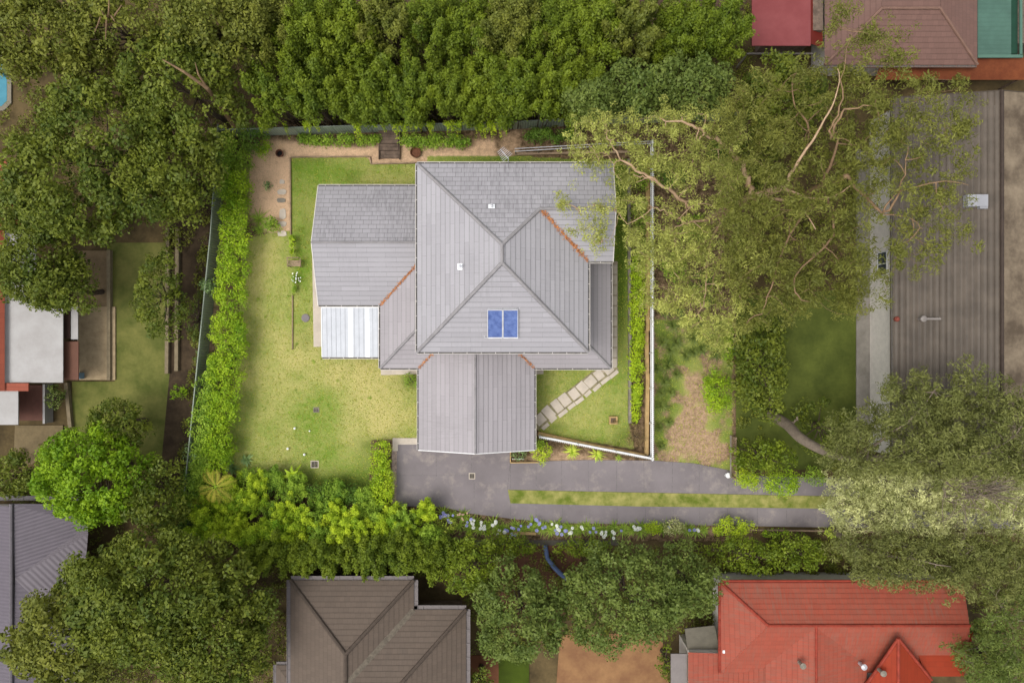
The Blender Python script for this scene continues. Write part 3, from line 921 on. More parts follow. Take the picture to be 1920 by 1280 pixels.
def window(parent, c, w, h, ang, name='window', glass=None):
    """on a wall; ang is the outward direction"""
    fr = MB(); nx_, ny_ = math.cos(ang), math.sin(ang)
    c = Vector(c)
    s = Vector((-ny_, nx_, 0)); o = Vector((nx_, ny_, 0)); Z = Vector((0, 0, 1))
    for a, b in ((-w / 2, -w / 2), (w / 2, w / 2), (0, 0)):
        fr.bar(c + s * a - Z * h / 2 + o * .03, c + s * a + Z * h / 2 + o * .03, .06, .06)
    for z in (-h / 2, h / 2):
        fr.bar(c - s * (w / 2 + .03) + Z * z + o * .035, c + s * (w / 2 + .03) + Z * z + o * .035, .075, .07)
    f = fr.build(name, M['frame'], parent)
    gl = MB()
    gl.box(tuple(c + o * .015), (w if abs(nx_) < .5 else .02, .02 if abs(nx_) < .5 else w, h), 0)
    gl.build('pane', M['glass'], f)
    return f

# ------------------------------------------------------------------ the grey house
house = thing('house', 'two storey house with grey tiled hip roofs in the middle of the fenced yard', 'house', (-.6, 5, 0))
ZU, ZL, PT = 5.6, 2.7, .40
XW, XE, YN, YS, XG, YG = -6.0, 4.82, 11.24, -.67, 6.38, 5.06
hw = (XE - XW) / 2; cx = (XE + XW) / 2; za = ZU + hw * PT
N1 = Vector((cx, YN - hw, za)); S1 = Vector((cx, YS + hw, za))
yr = (YN + YG) / 2; zr = ZU + (YN - yr) * PT
K = Vector((XE - (zr - ZU) / PT, yr, zr))          # where the wing's ridge meets the main east slope
up = MB()
roof_plane(up, [(XW, YN, ZU), (XW, YS, ZU), S1, N1])                                   # west
roof_plane(up, [(XW, YS, ZU), (XE, YS, ZU), S1])                                       # south
roof_plane(up, [(XE, YS, ZU), (XE, YG, ZU), K, N1, S1])                                # east
roof_plane(up, [(XG, YN, ZU), (XW, YN, ZU), N1, K, (XG, yr, zr)], mi=1)                      # north
roof_plane(up, [(XE, YG, ZU), (XG, YG, ZU), (XG, yr, zr), K])                          # wing south
uro = up.build('upper_roof', [M['tile'], M['tile_n']], house)
ridge(uro, [(N1, S1), ((XW, YN, ZU), N1), ((XW, YS, ZU), S1), ((XE, YS, ZU), S1), (K, N1), (K, (XG, yr, zr))], M['ridge'])
gutter(uro, [(XW, YN, ZU), (XW, YS, ZU), (XE, YS, ZU), (XE, YG, ZU), (XG, YG, ZU)][::1])
gutter(uro, [(XG, YN, ZU), (XW, YN, ZU)])
fascia(uro, [((XG + .02, YN, ZU), (XG + .02, yr, zr)), ((XG + .02, YG, ZU), (XG + .02, yr, zr))], M['cream'])
uw = MB()
uw.prism([(XW + .45, YS + .45), (XE - .45, YS + .45), (XE - .45, YG + .45), (XG - .3, YG + .45), (XG - .3, YN - .45), (XW + .45, YN - .45)], 2.4, ZU - .02)
uw.face([(XG - .3, YG + .45, ZU - .02), (XG - .3, YN - .45, ZU - .02), (XG - .3, yr, zr - .15)])
uwall = uw.build('upper_wall', M['wall'], house)
lw = MB()
lw.prism([(-12.6, 2.9), (-8.45, 2.9), (-8.45, -1.35), (-5.85, -1.35), (-5.85, -6.9), (1.1, -6.9), (1.1, -1.35), (6.2, -1.35), (6.2, 5.5), (6.08, 5.5), (6.08, 10.75), (-12.6, 10.0)], -.05, 2.66)
lw.face([(-12.6, 10.0, 2.66), (-12.6, 2.9, 2.66), (-12.6, 6.45, 4.1)])
lwall = lw.build('lower_wall', M['wall'], house)
# lower roofs
lo = MB(); lo_e = MB()
xw, ys, xe = -8.88, -1.8, 6.65
wx, wy, ex = XW + .45, YS + .45, XE - .45
T_ = lambda dx: ZL + dx * PT
yb = 2.44                                           # where the west wing's south eave meets
d1 = wx - xw
roof_plane(lo, [(xw, yb, ZL), (xw, ys, ZL), (wx, ys + d1, T_(d1)), (wx, yb + d1, T_(d1))])     # west slope of the skirt
roof_plane(lo, [(xw, ys, ZL), (-6.29, ys, ZL), (-6.29 + (wy - ys), wy, T_(wy - ys)), (wx, wy, T_(wy - ys)), (wx, ys + d1, T_(d1))][:5])
d2 = wy - ys
roof_plane(lo_e, [(1.51, ys, ZL), (xe, ys, ZL), (xe - d2, wy, T_(d2)), (1.51 - d2, wy, T_(d2))])
d3 = xe - ex
roof_plane(lo_e, [(xe, ys, ZL), (xe, 5.45, ZL), (ex, 5.45, T_(d3)), (ex, ys + d3, T_(d3))])
lro = lo.build('lower_roof', M['tile_low'], house); lre = lo_e.build('lower_roof', M['tile_low'], house)
ridge(lro, [((xw, ys, ZL), (wx, ys + d1, T_(d1)))], M['ridge'], .09); ridge(lre, [((xe, ys, ZL), (ex, ys + d3, T_(d3)))], M['ridge'], .09)
gutter(lro, [(xw, yb, ZL), (xw, ys, ZL), (-6.29, ys, ZL)])
gutter(lre, [(1.51, ys, ZL), (xe, ys, ZL), (xe, 5.45, ZL)])
# west wing (gable to the left)
ww = MB()
yn2, xl = 10.46, -13.05; ym = (yn2 + yb) / 2; zm = ZL + (yn2 - ym) * PT
roof_plane(ww, [(wx, yn2, ZL), (xl, yn2, ZL), (xl, ym, zm), (wx, ym, zm)], mi=1)
roof_plane(ww, [(xl, yb, ZL), (xw, yb, ZL), (wx, yb + d1, T_(d1)), (wx, ym, zm), (xl, ym, zm)])
wro = ww.build('wing_roof', [M['tile'], M['tile_n']], house)
ridge(wro, [((xl, ym, zm), (wx, ym, zm))], M['ridge'], .08)
gutter(wro, [(wx, yn2, ZL), (xl, yn2, ZL)]); gutter(wro, [(xl, yb, ZL), (xw, yb, ZL)])
fascia(wro, [((xl - .02, yn2, ZL), (xl - .02, ym, zm)), ((xl - .02, yb, ZL), (xl - .02, ym, zm))], M['cream'])
# garage
gg = MB()
ga, gb, gs = -6.29, 1.51, -7.3; gm = (ga + gb) / 2; gz = ZL + (gb - gm) * PT
dd = wy - ys
roof_plane(gg, [(ga, ys, ZL), (ga, gs, ZL), (gm, gs, gz), (gm, wy, gz), (ga + dd, wy, T_(dd))])
roof_plane(gg, [(gb, gs, ZL), (gb, ys, ZL), (gb - dd, wy, T_(dd)), (gm, wy, gz), (gm, gs, gz)])
gro = gg.build('garage_roof', M['tile_low'], house)
ridge(gro, [((gm, gs, gz), (gm, wy, gz))], M['ridge'], .08)
gutter(gro, [(ga, ys, ZL), (ga, gs, ZL)]); gutter(gro, [(gb, gs, ZL), (gb, ys, ZL)])
fascia(gro, [((ga, gs - .02, ZL), (gm, gs - .02, gz)), ((gb, gs - .02, ZL), (gm, gs - .02, gz))], M['white'])
ge = MB(); ge.face([(ga + .4, -6.9, 2.66), (gb - .4, -6.9, 2.66), (gm, -6.9, 4.1)]); ge.build('gable_wall', M['wall'], house)
gd = MB()
for i in range(5): gd.box((gm, -6.93, .25 + i * .42), (4.9, .05, .40))
gd.build('garage_door', M['cream'], house)
# windows and a door
for c, w, h, a in (((-12.6, 7.5, 1.5), 1.6, 1.1, math.pi), ((-12.6, 4.6, 1.5), 1.2, 1.1, math.pi), ((-5.55, 8.5, 4.6), 1.4, .9, math.pi), ((6.2, 2.5, 1.5), 1.6, 1.2, 0), ((6.08, 8.6, 4.5), 1.6, .9, 0), ((-2.5, YN - .45, 4.6), 1.8, .9, math.pi / 2), ((2.0, YN - .45, 4.6), 1.4, .9, math.pi / 2),
                   ((-9.8, 9.98, 1.5), 1.6, 1.1, math.pi / 2), ((3.6, -1.35, 1.5), 1.8, 1.2, -math.pi / 2), ((-7.2, -1.35, 1.3), 1.6, 1.9, -math.pi / 2), ((-5.85, -4.2, 1.5), 1.0, .9, math.pi)):
    window(house, c, w, h, a)
dr = MB(); dr.box((1.9, -1.37, 1.05), (.9, .06, 2.1)); dr_o = dr.build('door', M['timber'], house)
dh = MB(); dh.box((1.55, -1.42, 1.0), (.05, .06, .14)); dh.build('handle', M['metal'], dr_o)
# valley flashings
vf = MB()
def valley(a, b, w=.16):
    vf.bar(Vector(a) + Vector((0, 0, .035)), Vector(b) + Vector((0, 0, .035)), w, .01)
VAL = [(Vector((XE, YG, ZU)), K, 'orange brown leaf litter in the long valley under the gum branch'), (Vector((xw, yb, ZL)), Vector((wx, yb + d1, T_(d1))), 'orange brown leaf litter in the valley above the white patio roof'),
       (Vector((ga, ys, ZL)), Vector((ga + dd, wy, T_(dd))), 'leaf litter in the short valley left of the garage roof'), (Vector((gb, ys, ZL)), Vector((gb - dd, wy, T_(dd))), 'leaf litter in the short valley right of the garage roof')]
for a, b, _ in VAL:
    vf = MB(); valley(a, b); vf.build('valley_flashing', M['lead'], house)
for i, (a, b, l) in enumerate(VAL):
    L = (b - a).length; n = int(L * (110 if i == 0 else (80, 80, 46, 50)[i]))
    s = RNG.random(n); w = RNG.normal(size=n) * (.07 if i == 0 else .045) * (.6 + .8 * np.abs(np.sin(s * 9 + i)))
    dv = (b - a).normalized(); sd = Vector((-dv.y, dv.x, 0)).normalized()
    pos = np.array(a) + np.outer(s, np.array(b - a)) + np.outer(w, np.array(sd)) + np.array([0, 0, .06]) + np.abs(w)[:, None] * np.array([0, 0, .36])
    pos[:, 2] += RNG.uniform(0, .03, n)
    o = leaf_mesh('leaf_litter', pos, np.array([0, 0, 1.]) + RNG.normal(size=(n, 3)) * .4, RNG.uniform(.06, .15, n), RNG.uniform(.03, .05, n), RNG.random(n), M['dryleaf'], None)
    tag(o, l, 'leaf litter', 'dry leaves in the roof valleys', 'stuff')

# patio cover
pt = thing('patio_cover', 'white ribbed steel patio roof with two clear sheets beside the grey roofs', 'patio cover', (-10.9, .7, 0))
px0, px1, pyn, pys = -12.86, xw - .12, yb - .14, -1.06
def psheet(mb, x0, x1, z=0.0):
    mb.face([(x0, pyn, 2.66 + z), (x0, pys, 2.48 + z), (x1, pys, 2.48 + z), (x1, pyn, 2.66 + z)], 0, [(x0, 0), (x0, 3.4), (x1, 3.4), (x1, 0)])
mb = MB(); 
xs = [px0, P(653, 600, 2.6).x, P(661.5, 600, 2.6).x, P(685, 600, 2.6).x, P(692.5, 600, 2.6).x, px1]
for i in (0, 2, 4): psheet(mb, xs[i], xs[i + 1])
n = 0; x = px0
while x < px1 - .02:
    if not (xs[1] - .03 < x < xs[2] or xs[3] - .03 < x < xs[4]):
        mb.bar((x + .03, pyn, 2.668), (x + .03, pys, 2.488), .04, .022, 1)
    x += .31
mb.build('roof_sheet', [M['patio'], M['patio_rib']], pt)
for i in (1, 3):
    mb = MB(); psheet(mb, xs[i] + .004, xs[i + 1] - .004, .012); mb.build('clear_sheet', M['clear'], pt)
mb = MB(); mb.bar((px0, pyn, 2.62), (px0, pys, 2.44), .05, .12); mb.bar((px1, pyn, 2.62), (px1, pys, 2.44), .05, .12); mb.bar((px0, pyn, 2.62), (px1, pyn, 2.62), .05, .12)
mb.build('edge_beam', M['white'], pt)
gutter(pt, [(px0, pys, 2.48), (px1, pys, 2.48)], mats=[M['cream'], M['gutin']])
for x in (px0 + .1, -10.9, px1 - .1):
    mb = MB(); mb.bar((x, pys + .08, -.05), (x, pys + .08, 2.38), .09, .09); mb.build('post', M['white'], pt)
sheet('patio_slab', [(603, 570), (720, 570), (720, 672), (608, 668)], M['apron'], .045, .1)

# solar hot water panels on the south slope
def on_s(px, py):
    """point of the main south slope seen at this photo pixel"""
    z = 6.0
    for _ in range(12):
        p = P(px, py, z); z = ZU + (p.y - YS) * PT
    return P(px, py, z)
for i, (xa, xb, l) in enumerate(((914.5, 942, 'left'), (943.5, 971, 'right'))):
    a, b, c_, d_ = on_s(xa, 631.5), on_s(xb, 631.5), on_s(xb, 580), on_s(xa, 580)
    up_ = Vector((0, -PT, 1)).normalized()
    root = thing('solar_panel', '%s blue solar hot water panel of the pair on the roof slope' % l, 'solar panel', (a + c_) / 2, 'solar panels on the roof')
    A_, B_, C_, D_ = [q + up_ * .13 for q in (a, b, c_, d_)]
    mb = MB()
    lo_ = [q - up_ * .09 for q in (A_, B_, C_, D_)]
    mb.face([A_, B_, C_, D_]); 
    for q0, q1, r0, r1 in ((A_, B_, lo_[0], lo_[1]), (B_, C_, lo_[1], lo_[2]), (C_, D_, lo_[2], lo_[3]), (D_, A_, lo_[3], lo_[0])): mb.face([r0, r1, q1, q0])
    mb.build('absorber', M['solar'], root)
    mb = MB()
    for q0, q1 in ((A_, B_), (B_, C_), (C_, D_), (D_, A_)): mb.bar(q0, q1, .045, .07)
    mb.build('panel_frame', M['metal'], root)
    mb = MB(); mb.bar(lo_[3] + Vector((0, .07, .02)), lo_[2] + Vector((0, .07, .02)), .04, .04); mb.bar(lo_[0] - Vector((0, .07, 0)), lo_[1] - Vector((0, .07, 0)), .035, .035)
    if i == 0: mb.tube([lo_[0] - Vector((.02, .07, 0)), lo_[0] + Vector((-.2, -.03, 0)), lo_[0] + Vector((-.22, .1, -.02))], .03, 6)
    else: mb.tube([lo_[2] + Vector((-.05, .07, .02)), lo_[2] + Vector((.1, .1, 0)), lo_[2] + Vector((.1, .3, .02))], .03, 6)
    mb.build('pipe', M['metal'], root)

# roof vents
def on_n(px, py):
    z = 6
    for _ in range(12): p = P(px, py, z); z = ZU + (YN - p.y) * PT
    return p
def on_w(px, py):
    z = 6
    for _ in range(12): p = P(px, py, z); z = ZU + (p.x - XW) * PT
    return p
for f, px, py, w, h, nm, l in ((on_n, 922, 387.5, 12, 9, Vector((0, PT, 1)), 'roof vent pipe in white flashing on the rear slope'), (on_w, 863, 500, 10, 12, Vector((-PT, 0, 1)), 'roof vent pipe in white flashing on the left slope')):
    p = f(px, py); p.z += .0; nm = nm.normalized()
    t = thing('roof_vent', l, 'vent', p, 'roof vents')
    u = Vector((1, 0, 0)) if abs(nm.x) < .1 else Vector((0, 1, 0)); v = nm.cross(u)
    mb = MB(); k = S(6.5)
    wu, wv = (w, h) if abs(nm.x) < .1 else (h, w)
    q = [p + nm * .045 + u * s1 * wu * k / 2 + v * s2 * wv * k / 2 for s1, s2 in ((-1, -1), (1, -1), (1, 1), (-1, 1))]
    mb.face(q if (q[1] - q[0]).cross(q[2] - q[0]).z > 0 else q[::-1])
    mb.build('flashing', M['clear'], t)
    mb = MB(); mb.lathe(p, [(.055, 0), (.055, .38), (.1, .39), (.1, .46), (0, .5)], 12); mb.build('pipe', M['metal'], t)

# antenna at the rear eave
t = thing('tv_antenna', 'metal yagi television antenna on a short mast at the rear eave', 'antenna', P(953, 306, 5.6))
mb = MB(); b0 = P(953, 306, 5.5); top = P(953, 297, 6.9); mb.tube([b0, Vector((b0.x, b0.y + .12, 6.0)), top], .025, 8); mb.build('mast', M['metal'], t)
mb = MB(); e0, e1 = P(953.5, 297.5, 6.9), P(938, 280, 6.9); mb.bar(e0, e1, .03, .03)
for i in range(7):
    c = e0.lerp(e1, .12 + i * .14); dd_ = (e1 - e0).normalized(); s = Vector((-dd_.y, dd_.x, 0)) * (.38 - .02 * i)
    mb.bar(c - s, c + s, .018, .018)
mb.build('boom', M['metal'], t)

# ------------------------------------------------------------------ fences
def picket_fence(label, a, b, h=1.15):
    """a,b: photo pixels of the fence's TOP line"""
    A_, B_ = P(a[0], a[1], h), P(b[0], b[1], h)
    A_.z = B_.z = 0
    t = thing('picket_fence', label, 'fence', A_)
    d = (B_ - A_).normalized(); n = Vector((-d.y, d.x, 0)); L = (B_ - A_).length
    ang = math.atan2(d.y, d.x)
    mb = MB(); k = int(L / .135)
    for i in range(k + 1):
        p = A_ + d * (i * L / k) + n * .035
        mb.box((p.x, p.y, h / 2 + .03 - .02), (.07, .022, h - .04), ang)
        q = [p + d * .035, p - d * .035]
        for s in (-1, 1):
            mb.face([Vector((p.x, p.y, h + .06)) + n * .011 * s, q[0] + Vector((0, 0, h + .0)) + n * .011 * s, q[1] + Vector((0, 0, h + .0)) + n * .011 * s][::s])
        mb.bar(Vector((p.x, p.y, h + .012)), Vector((p.x, p.y, h + .02)), .06, .02)
    mb.build('pickets', M['white'], t)
    for z in (.3, .92):
        mb = MB(); mb.bar(A_ + Vector((0, 0, z)) - n * .01, B_ + Vector((0, 0, z)) - n * .01, .05, .09); mb.build('rail', M['white'], t)
    mb = MB(); mb.bar(A_ + Vector((0, 0, h - .02)) - n * .05, B_ + Vector((0, 0, h - .02)) - n * .05, .1, .03); mb.build('capping', M['white'], t)
    m = max(2, int(L / 2.4))
    for i in range(m + 1):
        p = A_ + d * (L * i / m) - n * .06
        mb = MB(); mb.box((p.x, p.y, (h + .1) / 2 - .03), (.1, .1, h + .1), ang)
        mb.lathe((p.x, p.y, h + .07), [(.07, 0), (.07, .03), (0, .07)], 4)
        mb.build('post', M['white'], t)
    return t
picket_fence('long white picket fence running down the side garden', (1225, 264), (1225, 862))
picket_fence('slanting white picket fence between the garage corner and the driveway', (1224, 861), (1012, 820))
# rail fence at the top
t = thing('rail_fence', 'thin double rail fence crossing the back garden behind the aerial', 'fence', P(965, 284))
for dy in (0, 5):
    mb = MB(); mb.bar(P(965, 279 + dy, 1.1), P(1226, 264.5 + dy * .8, 1.1), .05, .05); mb.build('rail', M['metal'], t)
for i in range(7):
    x = 967 + i * 43; y = 282 - i * 2.4
    mb = MB(); p = P(x, y, 1.1); mb.bar((p.x, p.y, -.05), (p.x, p.y, 1.12), .07, .07); mb.build('post', M['greystone'], t)

def steel_fence(label, pts, h=1.6, name='steel_fence'):
    W_ = [P(x, y, 0) for x, y in pts]
    t = thing(name, label, 'fence', W_[0])
    mb = MB()
    for a, b in zip(W_, W_[1:]):
        L = (b - a).length; d = (b - a).normalized(); n = Vector((-d.y, d.x, 0)) * .02
        for s in (-1, 1):
            q = [a + n * s, b + n * s, b + n * s + Vector((0, 0, h)), a + n * s + Vector((0, 0, h))]
            uv = [(0, 0), (L, 0), (L, h), (0, h)]
            mb.face(q if s < 0 else q[::-1], 0, uv if s < 0 else uv[::-1])
    mb.build('panel', M['fence'], t)
    mb = MB()
    for a, b in zip(W_, W_[1:]): mb.bar(a + Vector((0, 0, h)), b + Vector((0, 0, h)), .07, .06); mb.bar(a + Vector((0, 0, .08)), b + Vector((0, 0, .08)), .06, .08)
    mb.build('rail', M['fencecap'], t)
    for a, b in zip(W_, W_[1:]):
        L = (b - a).length; m = max(1, int(L / 2.4))
        for i in range(m):
            p = a.lerp(b, i / m); mb = MB(); mb.box((p.x, p.y, h / 2 - .02), (.07, .07, h + .02), math.atan2((b - a).y, (b - a).x)); mb.build('post', M['fencecap'], t)
steel_fence('green ribbed steel fence along the left boundary behind the hedge', [(426, 247), (413, 440), (395, 620), (358, 985)])
steel_fence('dark green steel fence behind the climbing shoots at the back boundary', [(428, 256), (700, 248), (943, 243)])
steel_fence('short grey green steel fence right of the bare red soil strip', [(945, 243), (1120, 233), (1372, 226)])
t = thing('timber_fence', 'short weathered timber fence at the edge of the dry grass verge', 'fence', P(1371, 880))
mb = MB()
for i in range(22):
    p = P(1371, 818 + i * 3.4, 0); mb.box((p.x, p.y, .55), (.03, .11, 1.2), 0)
mb.build('palings', M['timber'], t)
mb = MB(); a, b = P(1370, 816, .9), P(1370, 893, .9); mb.bar(a, b, .09, .06); mb.build('rail', M['greystone'], t)
for y in (817, 852, 891):
    p = P(1369.5, y, 0); mb = MB(); mb.box((p.x, p.y, .62), (.12, .12, 1.35)); mb.build('post', M['timber'], t)

# ------------------------------------------------------------------ small garden things
def grate(label, px, py, w, h, z, frame_m, rot=0, name='drain_grate'):
    c = P(px, py, z); t = thing(name, label, 'drain', c)
    k = SC; W_, H2 = w * k, h * k
    mb = MB(); f = .06
    for s in (-1, 1):
        mb.box((c.x, c.y + s * (H2 / 2 - f / 2), z + .006), (W_, f, .03)); mb.box((c.x + s * (W_ / 2 - f / 2), c.y, z + .007), (f, H2 - 2 * f, .028))
    mb.build('surround', frame_m, t)
    mb = MB()
    n = max(4, int(H2 / .09))
    for i in range(n): mb.box((c.x, c.y - H2 / 2 + f + (i + .5) * (H2 - 2 * f) / n, z + .008), (W_ - 2 * f, .03, .02))
    mb.box((c.x, c.y, z + .009), (.03, H2 - 2 * f, .024))
    mb.build('bars', M['greystone'], t)
    mb = MB(); mb.box((c.x, c.y, z - .004), (W_ - 2 * f, H2 - 2 * f, .012)); mb.build('pit', M['black'], t)
grate('stormwater grate in the driveway in front of the garage', 885, 892, 12, 12, DZ, M['apron'])
grate('small frameless grey grate in the middle of the back lawn', 593, 768, 11, 10, .0, M['greystone'])
grate('pale framed pit grate on the lawn above the banana plant', 590, 870, 15, 14, .01, M['apron'])
t = thing('access_lid', 'round grey access lid in the grass beside the concrete strip', 'lid', P(573, 596))
mb = MB(); mb.lathe(P(573, 596, .0), [(.27, -.03), (.27, .05), (.25, .06), (0, .06)], 20); mb.build('lid', M['concrete'], t)
mb = MB(); mb.lathe(P(573, 596, .0), [(.3, -.03), (.3, .03), (.27, .035)], 20); mb.build('collar', M['greystone'], t)
for x, y, l in ((554, 802, 'top left'), (582, 807, 'top right, smaller'), (541, 840, 'lower left'), (572, 851, 'lower right')):
    c = P(x, y, 0); t = thing('garden_light', 'white globe garden light on the lawn, %s of the four' % l, 'garden light', c, 'globe lights on the lawn')
    r = .055 if 'smaller' in l else .085
    mb = MB(); mb.lathe((c.x, c.y, .2), [(r * math.sin(a * math.pi / 8) + 1e-6, -r * math.cos(a * math.pi / 8)) for a in range(9)], 14); mb.build('globe', M['clear'], t, smooth=True)
    mb = MB(); mb.tube([(c.x, c.y, -.03), (c.x, c.y, .14)], .015, 6); mb.build('stake', M['dark_metal'], t)
c = P(527, 290); t = thing('plant_pot', 'empty round terracotta pot on the brown mulch by the corner', 'pot', c)
mb = MB(); mb.lathe(c, [(.17, 0), (.25, .36), (.28, .36), (.28, .42), (.22, .42), (.20, .15), (0, .15)], 20); mb.build('pot_wall', M['terracotta'], t)
mb = MB(); mb.disc((c.x, c.y, .2), .2); mb.build('soil', M['black'], t)
c = P(780, 288); t = thing('fire_pit', 'round rusty steel fire pit by the upper corner of the roof', 'fire pit', c)
mb = MB(); mb.lathe(c, [(.0, .22), (.25, .22), (.34, .36), (.38, .36), (.34, .14), (.15, .1)], 20); mb.build('bowl', M['rust'], t)
for a in range(3):
    mb = MB(); x, y = c.x + .24 * math.cos(a * 2.1), c.y + .24 * math.sin(a * 2.1); mb.tube([(x, y, .2), (x * 1.0 + .05 * math.cos(a * 2.1), y + .05 * math.sin(a * 2.1), -.02)], .02, 6); mb.build('leg', M['rust'], t)
c = P(729, 275); t = thing('garden_steps', 'dark weathered timber steps set in the mulch by the back fence', 'steps', c)
for i, (y0, y1) in enumerate(((248, 272), (272, 284), (284, 298))):
    a, b = P(712, y1), P(748, y0); h = (.42, .3, .16)[i]
    mb = MB(); m = max(1, int((b.y - a.y) / .22))
    for j in range(m):
        yy = a.y + (j + .5) * (b.y - a.y) / m; mb.box(((a.x + b.x) / 2, yy, h / 2), (b.x - a.x, (b.y - a.y) / m - .015, h))
    mb.build('tread', M['darktimber'], t)
for x in (711, 749):
    mb = MB(); mb.bar(P(x, 248, .3), P(x, 299, .15), .07, .25); mb.build('stringer', M['darktimber'], t)
c = P(556, 495); t = thing('garden_bench', 'small weathered timber garden bench among white flowers by the path', 'bench', c)
w = .9; mb = MB()
for i in range(4): mb.box((c.x, c.y + .17 - i * .11, .45), (w, .09, .025))
mb.build('seat', M['timber'], t)
mb = MB()
for i in range(9): mb.box((c.x - w / 2 + .05 + i * (w - .1) / 8, c.y + .31 + .05, .68), (.03, .02, .4))
mb.box((c.x, c.y + .36, .9), (w, .04, .06)); mb.build('backrest', M['timber'], t)
for sx in (-1, 1):
    for sy in (-1, 1):
        mb = MB(); mb.box((c.x + sx * (w / 2 - .04), c.y + sy * .2, .2), (.05, .05, .46)); mb.build('leg', M['timber'], t)
    mb = MB(); mb.bar((c.x + sx * (w / 2), c.y - .25, .65), (c.x + sx * w / 2, c.y + .36, .65), .06, .03); mb.bar((c.x + sx * (w / 2), c.y - .22, .45), (c.x + sx * w / 2, c.y - .22, .64), .05, .05); mb.build('armrest', M['timber'], t)
c = P(1149, 787); t = thing('planter_box', 'square sandstone planter with a dead potted plant on the side lawn', 'planter', c)
mb = MB()
for s in (-1, 1): mb.box((c.x + s * .24, c.y, .17), (.09, .55, .38)); mb.box((c.x, c.y + s * .23, .172), (.39, .09, .376))
mb.build('stone_wall', M['sand'], t)
mb = MB(); mb.box((c.x, c.y, .14), (.38, .36, .26)); mb.build('soil', M['darktimber'], t)
blades('dead_plant', None, Vector((c.x + .07, c.y - .06, .28)), 34, .38, .02, M['purple'], 5, parent=t, part='dead_foliage', own=False)
c = P(1361, 888); t = thing('garden_tap', 'white capped tap post at the end of the timber fence', 'tap', c)
mb = MB(); mb.lathe(c, [(.05, -.05), (.05, .5), (.17, .52), (.2, .58), (.12, .64), (0, .66)], 10); mb.build('post', M['white'], t)
mb = MB(); mb.bar((c.x - .28, c.y, .6), (c.x, c.y, .6), .04, .04); mb.build('spout', M['white'], t)
c = P(967, 858); t = thing('border_ornament', 'white scalloped edging strip in the bed under the garage corner', 'edging', c)
mb = MB()
for i in range(9): q = P(961 + i * 2.6, 859, 0); mb.box((q.x, q.y, .1), (.075, .04, .24)); mb.lathe((q.x, q.y, .22), [(.04, 0), (.03, .03), (0, .045)], 8)
mb.build('scallops', M['white'], t)
for seg in ([(957, 847), (957, 866)], [(957, 866), (1008, 866)]):
    pass
edging('sandstone_edging', 'thin pale kerb around the small bed under the garage corner', [(957, 846), (957, 866.5), (1010, 866)], .07, .14, M['sand'])

# ------------------------------------------------------------------ hedges and shrubs in the yard
hedge('hedge', 'long bright green hedge running along the left steel fence', [(442, 325, 28, 2.0), (440, 400, 30, 2.1), (436, 470, 34, 2.2), (431, 540, 34, 2.0), (427, 610, 35, 2.2), (423, 660, 37, 2.1), (419, 720, 38, 2.3), (411, 790, 36, 2.2), (404, 840, 32, 2.3), (398, 885, 28, 2.0)], M['hedge'], M['bark'], 11, per=11)
hedge('hedge', 'clipped yellow green box hedge at the left end of the driveway', [(714, 832, 20, 1.5), (715, 880, 24, 1.6), (716, 945, 24, 1.7)], M['hedge2'], M['bark'], 12, per=20, rc=.28)
hedge('hedge', 'leafy green hedge bed between the sleeper wall and the sandstone edging', [(1197, 480, 18, 1.2), (1197, 560, 17, 1.3), (1197, 640, 17, 1.2), (1197, 700, 17, 1.1), (1194, 760, 12, .7), (1191, 790, 8, .5)], M['hedge2'], M['bark'], 13, per=20, rc=.24)
hedge('hedge', 'tiny square clipped hedge above the garden bench', [(547, 442, 6, .8), (547, 478, 6, .8)], M['hedge2'], M['bark'], 14, per=40, rc=.16)
hedge('hedge', 'low green planting below the bench along the timber edge', [(551, 512, 6, .5), (550, 550, 5, .5)], M['mid'], M['bark'], 15, per=40, rc=.15)
hedge('hedge', 'dark leafy ground planting under the back fence', [(560, 262, 12, .7), (640, 262, 14, .9), (712, 262, 10, .8)], M['mid'], M['bark'], 16, per=16, rc=.26)
hedge('hedge', 'dark green bank of shrubs behind the round fire pit', [(752, 262, 14, 1.0), (820, 264, 18, 1.1), (878, 262, 14, .9)], M['mid'], M['bark'], 17, per=16, rc=.28)
hedge('hedge', 'mixed dark shrubs behind the rail fence', [(985, 254, 14, 1.0), (1040, 250, 18, 1.1), (1080, 250, 14, 1.0)], M['deep'], M['bark'], 18, per=15, rc=.28)
def B(label, px, py, r, h, mat, seed, **k):
    return bush(k.pop('name', 'shrub'), label, px, py, r, h, M[mat], M['bark'], seed, **k)
B('wispy green shrub filling the upper left corner of the yard', 432, 285, 28, 2.5, 'mid', 21, n=26, rc=.35)
B('dark shrub beside the wispy corner shrub', 475, 262, 24, 1.8, 'deep', 22, n=24, rc=.35)
B('small bright shrub at the top of the brown mulch bed', 492, 278, 15, 1.0, 'hedge', 23)
B('olive shrub left of the brown mulch bed', 455, 300, 16, 1.6, 'mid', 24, n=20)
B('small blue green shrub in the middle of the mulch', 502, 350, 6, .5, 'blueleaf', 25, n=8, rc=.16)
B('dark rounded shrub at the lower end of the mulch bed', 511, 422, 11, .9, 'mid', 26)
B('thin dry shrub against the left fence between hedge and steel', 392, 540, 11, 1.6, 'blueleaf', 27)
B('olive tangle of twigs against the left fence', 386, 735, 20, 2.0, 'mid', 28, ry=36, n=26)
B('feathery green shrub low against the left fence', 376, 790, 22, 2.2, 'mid', 29, ry=34, n=26)
B('blue grey shrub between hedge and fence', 368, 850, 20, 2.0, 'blueleaf', 30, ry=26, n=18)
